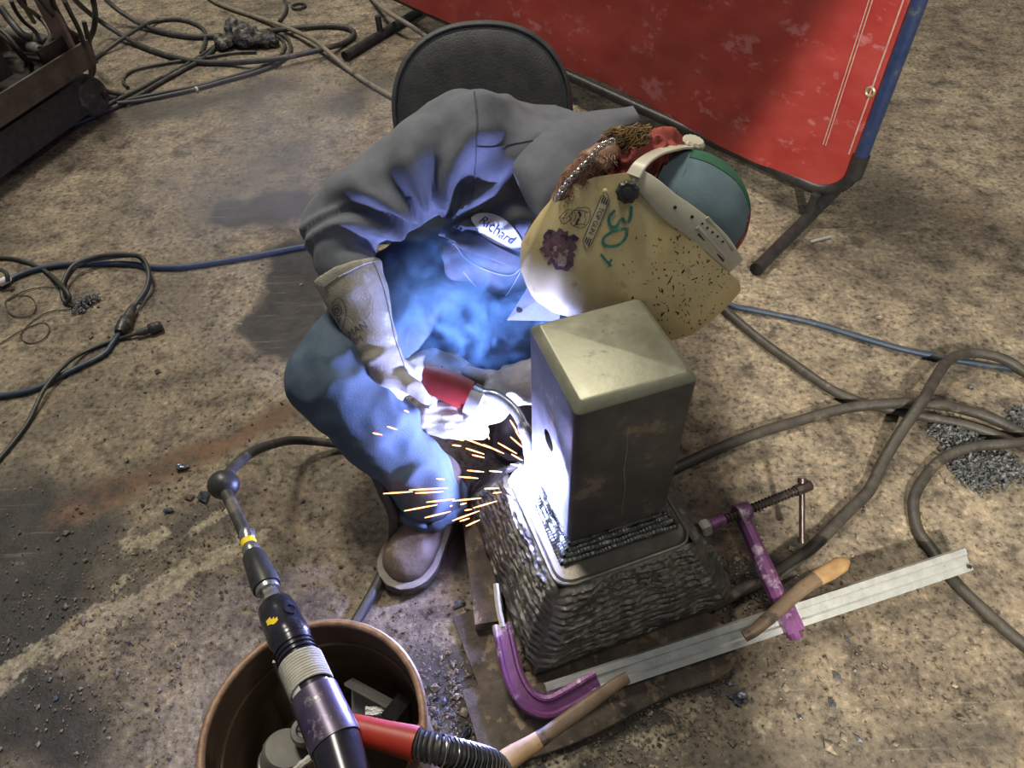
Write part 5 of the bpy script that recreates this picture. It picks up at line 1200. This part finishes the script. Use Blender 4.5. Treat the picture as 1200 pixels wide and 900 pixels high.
# far bundle by the cart
sA = 500/1200.
TOP = [
    ('hose', [(170, -60, .35), (212, 0, .22), (255, 40, .12), (300, 72, .05), (360, 110, .01), (430, 142), (500, 163), (560, 174), (640, 177), (700, 174, .014), (780, 165, .024), (850, 152, .02), (920, 135, .02), (965, 122), (990, 105), (995, 90), (975, 78), (930, 73), (870, 76), (800, 82, .01), (740, 90, .02), (690, 98, .02)], .0115, 'rubber', 'long black hose sweeping from the cart into a wide loop under the rag'),
    ('hose', [(270, -40, .16), (300, 0, .1), (340, 34, .05), (400, 70, .01), (470, 93), (540, 103), (610, 102), (660, 100, .01)], .0115, 'rubber', 'black hose sagging from the top edge to the crumpled rag'),
    ('hose', [(260, 170), (290, 148), (340, 112, .02), (400, 74, .024), (440, 60), (490, 54), (530, 60), (565, 76), (578, 96), (576, 120), (566, 150)], .0085, 'rubber', 'black hose making a small loop left of the rag'),
    ('hose', [(560, -30), (600, 2), (650, 24), (710, 44), (780, 68, .012), (840, 92, .02), (890, 118, .03), (930, 152, .02), (980, 195), (1040, 236), (1110, 276), (1220, 340), (1380, 420)], .0105, 'tanhose', 'tan dusty hose running from the top edge to the black chair'),
    ('cable', [(-40, 418), (0, 405), (100, 383), (200, 352), (270, 325), (340, 293), (400, 262), (450, 232), (510, 198), (560, 172), (590, 150), (606, 132)], .0085, 'rubber', 'lower black cable of the bundle running from left edge to the rag'),
    ('cable', [(-40, 400), (0, 392), (100, 372), (190, 340), (260, 316), (330, 280), (400, 246), (460, 214), (520, 184), (575, 150), (606, 128)], .0075, 'rubber', 'upper black cable of the bundle running from left edge to the rag'),
    ('cable', [(330, 290, .012), (400, 282), (470, 268), (550, 250), (630, 228), (710, 206), (770, 184), (806, 160), (818, 138), (810, 112), (790, 98), (750, 90, .01)], .0075, 'rubber', 'dark cable with a pale tape band looping round below the rag'),
    ('cable', [(360, 280, .012), (450, 262), (560, 240), (640, 218), (720, 194), (775, 168), (798, 140), (796, 115), (775, 100), (740, 92, .012)], .007, 'rubber', 'black cable on the inner side of the loop below the rag'),
    ('cable', [(360, 246), (346, 230), (352, 212), (380, 196), (430, 184), (490, 174), (540, 168), (600, 158), (660, 148), (720, 146)], .0065, 'rubber', 'thin black cable curling back under the bundle'),
    ('cable', [(-50, 40, .35), (0, 90, .32), (40, 130, .28), (70, 165, .22), (110, 198, .14), (160, 228, .06), (210, 250, .012), (270, 266), (330, 278)], .011, 'rubber', 'thick black cable draped over the front of the cart'),
    ('cable', [(-30, 60, .37), (20, 100, .34), (60, 150, .28), (100, 190, .18), (150, 216, .09), (200, 236, .03), (250, 246), (310, 258), (350, 268)], .008, 'rubber', 'thin black cable beside the thick one draped over the cart'),
    ('hose', [(785, 60), (800, 40), (806, 20), (800, 0), (785, -30)], .007, 'rubber', 'short black hose leaving the top edge above the rag'),
    ('hose', [(1040, -10, .0), (1075, 22, .05), (1110, 46, .07), (1150, 70, .05), (1200, 104, .0), (1240, 130)], .011, 'tanhose', 'grey hose over the far foot of the red screen'),
]
for nm_, pts, r, mt, lab in TOP: cable('cart_'+nm_ if False else 'floor_'+nm_, zz(pts, sA, 0, 0), r, mt, lab, nm_)
m = MB(); q = P(550*sA, 252*sA, .008); q2 = P(556*sA, 250*sA, .008); m.tube([q, q2], .0105, 10); tag(obj('tape_band', m, MT['tape']), 'pale tape band wrapped round the cable below the rag', 'tape')
m = MB(); c = P(350, 7, .006); m.tube([c+A_([.032*math.cos(a), .036*math.sin(a), 0]) for a in np.linspace(0, 2*math.pi, 30)], .006, 8); tag(obj('rubber_ring', m, MT['rubber']), 'small black ring lying on the floor near the top edge', 'ring')


def blob(name, pts, rad, vox, amp, k, mat, label, cat):
    b = MB()
    for (p, r) in zip(pts, rad): b.ellipsoid(p, (EX*r[0], EY*r[1], UP*r[2]), 16)
    V, F_, Nn = remesh(b, vox, 2); fd = A_([mnoise.noise(tuple(v*k))+.5*mnoise.noise(tuple(v*k*2.3)) for v in V]); V = V+Nn*(amp*fd)[:, None]; V[:, 2] = np.maximum(V[:, 2], .001); m = MB(); m.add(V, F_); return tag(obj(name, m, mat, recalc=False, smooth=False), label, cat)


blob('grimy_rag', [P(262, 48, .03), P(278, 36, .05), P(290, 42, .045), P(312, 46, .03), P(322, 50, .02)], [(.05, .06, .03), (.05, .05, .05), (.07, .05, .045), (.06, .05, .03), (.03, .03, .02)], .009, .022, 24, MT['foil'], 'crumpled grimy rag lying on the cables near the top edge', 'rag')


def cart():
    t = thing('welding_cart', 'dark welding cart with brown angle frame and tangled hoses in top left corner', 'cart', P(40, 120, 0))
    z = .24; a, b = P(-60, 168, z), P(108, 60, z); d = (b-a)/np.linalg.norm(b-a); q = np.cross(UP, d); L_ = np.linalg.norm(b-a)
    if q[1] < 0: q = -q
    def bar(name, p0, p1, w_, h_, mat='cartiron', off=A_([0, 0, 0.])):
        u = (p1-p0)/np.linalg.norm(p1-p0); k = np.cross(u, UP)
        if np.linalg.norm(k) < .2: k = np.cross(u, A_([0, 1., 0]))
        k /= np.linalg.norm(k); n_ = np.cross(k, u); m_ = MB(); m_.box((p0+p1)/2+off, u*np.linalg.norm(p1-p0)/2, k*w_, n_*h_); return obj(name, m_, MT[mat], t, ang=20)
    bar('front_rail', a, b, .005, .042); bar('front_flange', a+q*.03-UP*.038, b+q*.03-UP*.038, .03, .004)
    bar('end_rail', b, b+q*.38, .005, .038); bar('deck', a+q*.24-UP*.03, b+q*.24-UP*.03, .22, .004, 'darkiron')
    bar('under_cart_shade', a+q*.10-UP*.14, b-d*.02+q*.10-UP*.14, .05, .06, 'blackplastic')  # black box added where only shade lies under the cart
    bar('back_rail', a+q*.40, b+q*.40, .005, .038)
    u0 = b-d*.06+q*.04; bar('upright', u0, u0+UP*.9-d*.02, .026, .012, 'pinkbar'); u1 = b-d*.06+q*.34; bar('upright', u1, u1+UP*.9, .024, .012, 'rustbar')
    bar('gusset', b-d*.20+q*.03+UP*.03, b-d*.02+q*.03+UP*.03, .004, .05, 'darkiron')
    bar('machine_case', a+d*.10+q*.26+UP*.24, a+d*.42+q*.26+UP*.24, .15, .22, 'blackplastic')
    for s, wx in ((0, .10), (1, .12)):
        c = P(2, 152, .07)-d*.0+q*.45*s; m_ = MB(); m_.lathe(c-q*.02, q, [(.035, 0), (.062, .002), (.07, .008), (.07, .034), (.062, .04), (.035, .042)], 32); w_ = obj('wheel', m_, MT['rubber'], t, ang=40); m_ = MB(); m_.lathe(c-q*.024, q, [(.010, -.004), (.014, 0), (.03, .0), (.038, .006), (.040, .003)], 28); obj('wheel_hub', m_, MT['lightgrey'], w_, ang=40)
        m_ = MB(); m_.tube([c+UP*.0, c+UP*.14+d*.02], .012, 8); obj('caster_fork', m_, MT['darkiron'], t)
    bar('axle', b+q*.03-UP*.17, b+q*.40-UP*.17, .012, .012, 'darkiron')
    c2 = b-d*.04+q*.06-UP*.16
    for s in (0, 1):
        c = c2+q*.28*s; m_ = MB(); m_.lathe(c-q*.02, q, [(.03, 0), (.066, .003), (.072, .01), (.072, .032), (.064, .04), (.03, .042)], 28); obj('wheel', m_, MT['rubber'], t, ang=40)
    # fittings on the deck
    for (p0, p1, r) in (((14, 38), (52, 48), .026), ((36, 54), (54, 62), .02)):
        A0, A1 = P(*p0, .30), P(*p1, .29); m_ = MB(); dd = (A1-A0)/np.linalg.norm(A1-A0); l_ = np.linalg.norm(A1-A0); m_.lathe(A0, dd, [(r*.5, -.01), (r, 0), (r, l_*.5), (r*.9, l_*.52), (r*.9, l_), (r*.5, l_+.01)], 18); obj('valve_fitting', m_, MT['greymetal'], t, ang=35)


cart()
CH = [([(30, -60, .6), (60, 10, .45), (100, 40, .34), (130, 70, .30), (142, 100, .28), (130, 130, .29), (112, 138, .30)], .0085), ([(60, -30, .5), (72, 20, .40), (88, 50, .33), (96, 62, .30)], .008), ([(140, -30, .5), (150, 10, .42), (170, 50, .36), (190, 84, .32), (215, 100, .28), (228, 130, .24), (226, 160, .20)], .0095),
      ([(100, -20, .55), (128, 20, .45), (150, 44, .38), (178, 66, .33)], .007), ([(30, 0, .45), (44, 30, .4), (66, 60, .35), (100, 90, .31), (112, 120, .3)], .007), ([(252, -40, .40), (262, 0, .36), (268, 40, .28), (264, 80, .22), (252, 110, .16), (246, 130, .1)], .0105), ([(236, 60, .28), (250, 120, .2), (262, 170, .1), (262, 205, .03), (240, 228), (200, 232)], .009),
      ([(180, 0, .5), (200, 40, .4), (225, 90, .32), (240, 140, .24), (254, 190, .12), (250, 220, .04), (226, 238)], .008), ([(0, 20, .40), (30, 60, .36), (62, 96, .33), (90, 108, .31)], .013)]
HL_ = ['black hose looping over the brown cart rail', 'short dark hose between the cart uprights', 'thick dark hose hanging by the pale cart upright', 'thin dark hose behind the cart gusset', 'dark hose over the cart deck', 'black hose hanging right of the cart end', 'black hose drooping to the floor below the cart end', 'dark hose dropping behind the cart corner', 'thick black hose across the cart deck near left edge']
for (pts, r), lab in zip(CH, HL_): cable('cart_hose', zz(pts, sA, 0, 0), r, 'rubber', lab, 'hose', 40)
#%%PART5
# ------------------------------------------------------------------ debris
def shavings(name, px, n, spread, label):
    mb = MB(); c = [P(x, y, 0) for x, y in px]
    for _ in range(n):
        p = c[rng.integers(len(c))]+A_([rng.normal(0, spread), rng.normal(0, spread*1.1), 0]); hgt = .011*math.exp(-((np.linalg.norm(p-A_(c).mean(0)))/.12)**2); z = abs(rng.normal(0, 1))*hgt*.6+.002
        a = rng.uniform(0, 6.3); l = rng.uniform(.003, .0075); d = A_([math.cos(a), math.sin(a), rng.normal(0, .5)])*l; q = A_([-math.sin(a), math.cos(a), rng.normal(0, .5)])*l*.35; b_ = p+[0, 0, z]
        k = A_([0, 0, .0022]); mb.add([b_-d-q, b_-d+q, b_+k-q, b_+k+q, b_+d-q-k, b_+d+q-k], [(0, 1, 3, 2), (2, 3, 5, 4)])
    return tag(obj(name, mb, MT['shav'], smooth=False, recalc=False), label, 'shavings', kind='stuff')


shavings('metal_shavings', [(1120, 520), (1135, 532), (1150, 540), (1165, 545), (1178, 548), (1130, 552), (1125, 510), (1110, 505), (1145, 556)], 2600, .018, 'heap of grey metal shavings under the cables at right edge')
shavings('metal_shavings', [(1192, 492), (1200, 488)], 300, .012, 'small patch of grey shavings at right edge above the heap')
shavings('metal_shavings', [(100, 356), (108, 352), (94, 362)], 260, .010, 'small grey lump of shavings beside the left floor cords')


def scatter(name, n, mat, size, picker, label, cat):
    """loose bits lying on the floor, each a little broken lump"""
    V0 = A_([(1, 0, 0), (-1, 0, 0), (0, 1, 0), (0, -1, 0), (0, 0, 1), (0, 0, -1)], float); F0 = [(0, 2, 4), (2, 1, 4), (1, 3, 4), (3, 0, 4), (2, 0, 5), (1, 2, 5), (3, 1, 5), (0, 3, 5)]
    mb = MB(); Vs = []
    for _ in range(n):
        x, y = picker(); p = P(x, y, 0); s = size*np.exp(rng.normal(0, .55)); a = rng.uniform(0, 6.3); v = V0*A_([1, rng.uniform(.4, 1), rng.uniform(.3, .7)])*rng.uniform(.7, 1.3, (6, 1))*s; ca, sa = math.cos(a), math.sin(a)
        v = np.stack([v[:, 0]*ca-v[:, 1]*sa, v[:, 0]*sa+v[:, 1]*ca, v[:, 2]], 1)+p+[0, 0, s*.25]; mb.add(v, F0)
    return tag(obj(name, mb, mat, smooth=False, recalc=False), label, cat, kind='stuff')


def region(*rects):
    wts = A_([r[4] for r in rects]); wts = wts/wts.sum()
    def f():
        r = rects[rng.choice(len(rects), p=wts)]; return rng.normal(r[0], r[2]), rng.normal(r[1], r[3])
    return f


scatter('floor_grit', 9000, MT['grit'], .0019, region((560, 800, 60, 50, 3), (860, 690, 30, 25, 1.5), (780, 790, 60, 50, 2), (160, 700, 110, 60, 2), (230, 640, 70, 40, 1.2), (980, 600, 110, 110, 1.6), (450, 760, 60, 60, 1), (700, 860, 90, 30, 1.6), (1000, 800, 120, 60, 1), (300, 450, 160, 100, 1.2), (600, 830, 60, 50, 2), (120, 780, 90, 70, 2)), 'fine brown and tan grit strewn over the workshop floor', 'grit')
scatter('slag_chips', 130, MT['slag'], .0042, region((505, 825, 14, 16, 2), (555, 845, 14, 18, 2), (545, 720, 8, 12, 1), (865, 812, 12, 14, 1), (1000, 720, 120, 120, .6), (60, 800, 40, 30, .6), (240, 560, 50, 30, .5)), 'shiny dark slag chips around the base and the drum', 'slag')
for (x, y, s, l) in ((213, 547, .013, 'dark grey slag lump on the rust coloured floor strip'), (196, 598, .009, 'small dark slag lump left of the ball ended hose'), (727, 506, .004, 'tiny dark red chip beside the steel post'), (1030, 372, .010, 'brown flake on the open floor right of the helmet'), (1137, 453, .006, 'small dark chip under the arching cable'), (868, 816, .010, 'shiny black slag chip below the silver clamp bar')):
    c = P(x, y, s*.5); blob('slag_lump', [c, c+A_([s*.7, s*.2, -s*.1])], [(s, s*.7, s*.5), (s*.7, s*.6, s*.4)], s*.22, s*.35, 60/s*.012, MT['slag'] if y > 400 else MT['grit'], l, 'slag')
a, b = P(950, 283, .004), P(974, 277, .004); m = MB(); d = (b-a)/2; m.box((a+b)/2, d, np.cross(UP, d)/np.linalg.norm(d)*.004, UP*.002); tag(obj('metal_sliver', m, MT['lightgrey'], ang=20), 'pale metal sliver on the floor below the red screen foot', 'offcut')

# ------------------------------------------------------------------ arc, sparks and smoke
m = MB(); m.ellipsoid(ARC+A_([-.006, 0, .010]), (EX*.013, EY*.013, UP*.010), 16); tag(obj('welding_arc', m, MT['arc']), 'blinding white welding arc at the foot of the steel post', 'arc')
SPK = [(170, 410, 290, 402), (275, 396, 430, 387), (300, 408, 415, 402), (345, 445, 460, 432), (255, 480, 390, 455), (338, 508, 445, 482), (450, 520, 560, 480), (500, 478, 530, 473), (535, 468, 632, 440), (482, 455, 508, 448), (510, 316, 578, 322), (475, 341, 555, 348), (128, 164, 166, 172), (186, 138, 226, 150), (450, 213, 486, 217), (505, 226, 580, 250), (530, 253, 580, 264),
       (472, 176, 605, 226), (576, 210, 660, 248), (635, 204, 712, 248), (690, 250, 735, 276), (686, 180, 742, 228), (706, 156, 765, 240), (684, 112, 715, 160), (505, 542, 562, 516), (256, 72, 274, 80), (596, 178, 600, 190), (385, 350, 418, 352), (615, 408, 650, 404), (580, 390, 640, 388), (686, 290, 740, 300), (450, 440, 568, 428), (440, 462, 450, 458), (452, 182, 496, 196), (480, 522, 520, 510), (600, 318, 650, 322)]
sk = 280/969.
ORD = 'first second third fourth fifth sixth seventh eighth ninth tenth eleventh twelfth thirteenth fourteenth fifteenth sixteenth seventeenth eighteenth nineteenth twentieth'.split()
def fan(s): y = (s[1]+s[3])/2; return ('upper fan beside the glove', 0) if y < 300 else (('middle fan left of the arc', 1) if y < 415 else ('lower fan above the boot', 2))
SPK = sorted(SPK, key=lambda s: (fan(s)[1], s[0])); CNT = [0, 0, 0]
for i, (x0, y0, x1, y1) in enumerate(SPK):
    fn, fk = fan((x0, y0, x1, y1)); slab_ = 'glowing orange spark, %s from the left in the %s' % (ORD[CNT[fk]], fn); CNT[fk] += 1
    z = float(np.interp((x0+x1)/2, [120, 780], [.24, .215]))+.10*float(np.clip((330-(y0+y1)/2)/200, -.6, 1)); f = 1.0
    a, b = P(400+x0*sk, 460+y0*sk, z), P(400+(x0+(x1-x0)*f)*sk, 460+(y0+(y1-y0)*f)*sk, z+.002*math.sin(i)); m = MB(); m.tube([a, a+(b-a)*.3, a+(b-a)*.7, b], [.0007, .0015, .0013, .0005], 6)
    tag(obj('spark', m, MT['spark'], ang=180), slab_, 'spark', 'sparks flying from the welding arc')


def smoke_mat(name, col, dens, scale, thr, seed, ctr, rad):
    mt = bpy.data.materials.new(name); mt.use_nodes = True; nt = mt.node_tree; N = nt.nodes; L = nt.links; N.remove(N['Principled BSDF']); v = N.new('ShaderNodeVolumePrincipled'); L.new(v.outputs[0], N['Material Output'].inputs['Volume'])
    v.inputs['Color'].default_value = (*col, 1); v.inputs['Anisotropy'].default_value = .1
    tc = N.new('ShaderNodeTexCoord'); n = N.new('ShaderNodeTexNoise'); n.inputs['Scale'].default_value = scale; n.inputs['Detail'].default_value = 4; n.inputs['Distortion'].default_value = 1.6; n.noise_dimensions = '4D'; n.inputs['W'].default_value = seed; L.new(tc.outputs['Object'], n.inputs['Vector'])
    mr = N.new('ShaderNodeMapRange'); mr.inputs[1].default_value = thr; mr.inputs[2].default_value = thr+.22; L.new(n.outputs[0], mr.inputs[0])
    sb = N.new('ShaderNodeVectorMath'); sb.operation = 'SUBTRACT'; sb.inputs[1].default_value = ctr; L.new(tc.outputs['Object'], sb.inputs[0]); dv = N.new('ShaderNodeVectorMath'); dv.operation = 'DIVIDE'; dv.inputs[1].default_value = rad; L.new(sb.outputs[0], dv.inputs[0])
    ln = N.new('ShaderNodeVectorMath'); ln.operation = 'LENGTH'; L.new(dv.outputs[0], ln.inputs[0]); fo = N.new('ShaderNodeMapRange'); fo.inputs[1].default_value = 1; fo.inputs[2].default_value = .3; fo.inputs[3].default_value = 0; fo.inputs[4].default_value = 1; L.new(ln.outputs['Value'], fo.inputs[0])
    m1 = N.new('ShaderNodeMath'); m1.operation = 'MULTIPLY'; L.new(mr.outputs[0], m1.inputs[0]); L.new(fo.outputs[0], m1.inputs[1]); m2 = N.new('ShaderNodeMath'); m2.operation = 'MULTIPLY'; L.new(m1.outputs[0], m2.inputs[0]); m2.inputs[1].default_value = dens; L.new(m2.outputs[0], v.inputs['Density']); return mt


def smoke(name, ctr, rad, col, dens, scale, thr, seed, label):
    m = MB(); m.ellipsoid(ctr, (EX*rad[0], EY*rad[1], UP*rad[2]), 20); tag(obj(name, m, smoke_mat(name, col, dens, scale, thr, seed, tuple(ctr), tuple(rad))), label, 'smoke', kind='stuff')


smoke('welding_smoke', P(552, 350, .42), (.20, .16, .14), (.34, .70, 1.0), 26, 13, .50, 1.7, 'blue lit welding smoke curling in front of the jeans')  # blue glow of the arc is also put into the smoke colour
smoke('drifting_smoke', P(330, 190, .25), (.55, .5, .24), (.82, .86, 1.0), 1.3, 3.0, .40, 5.2, 'thin pale smoke drifting over the floor left of the person')
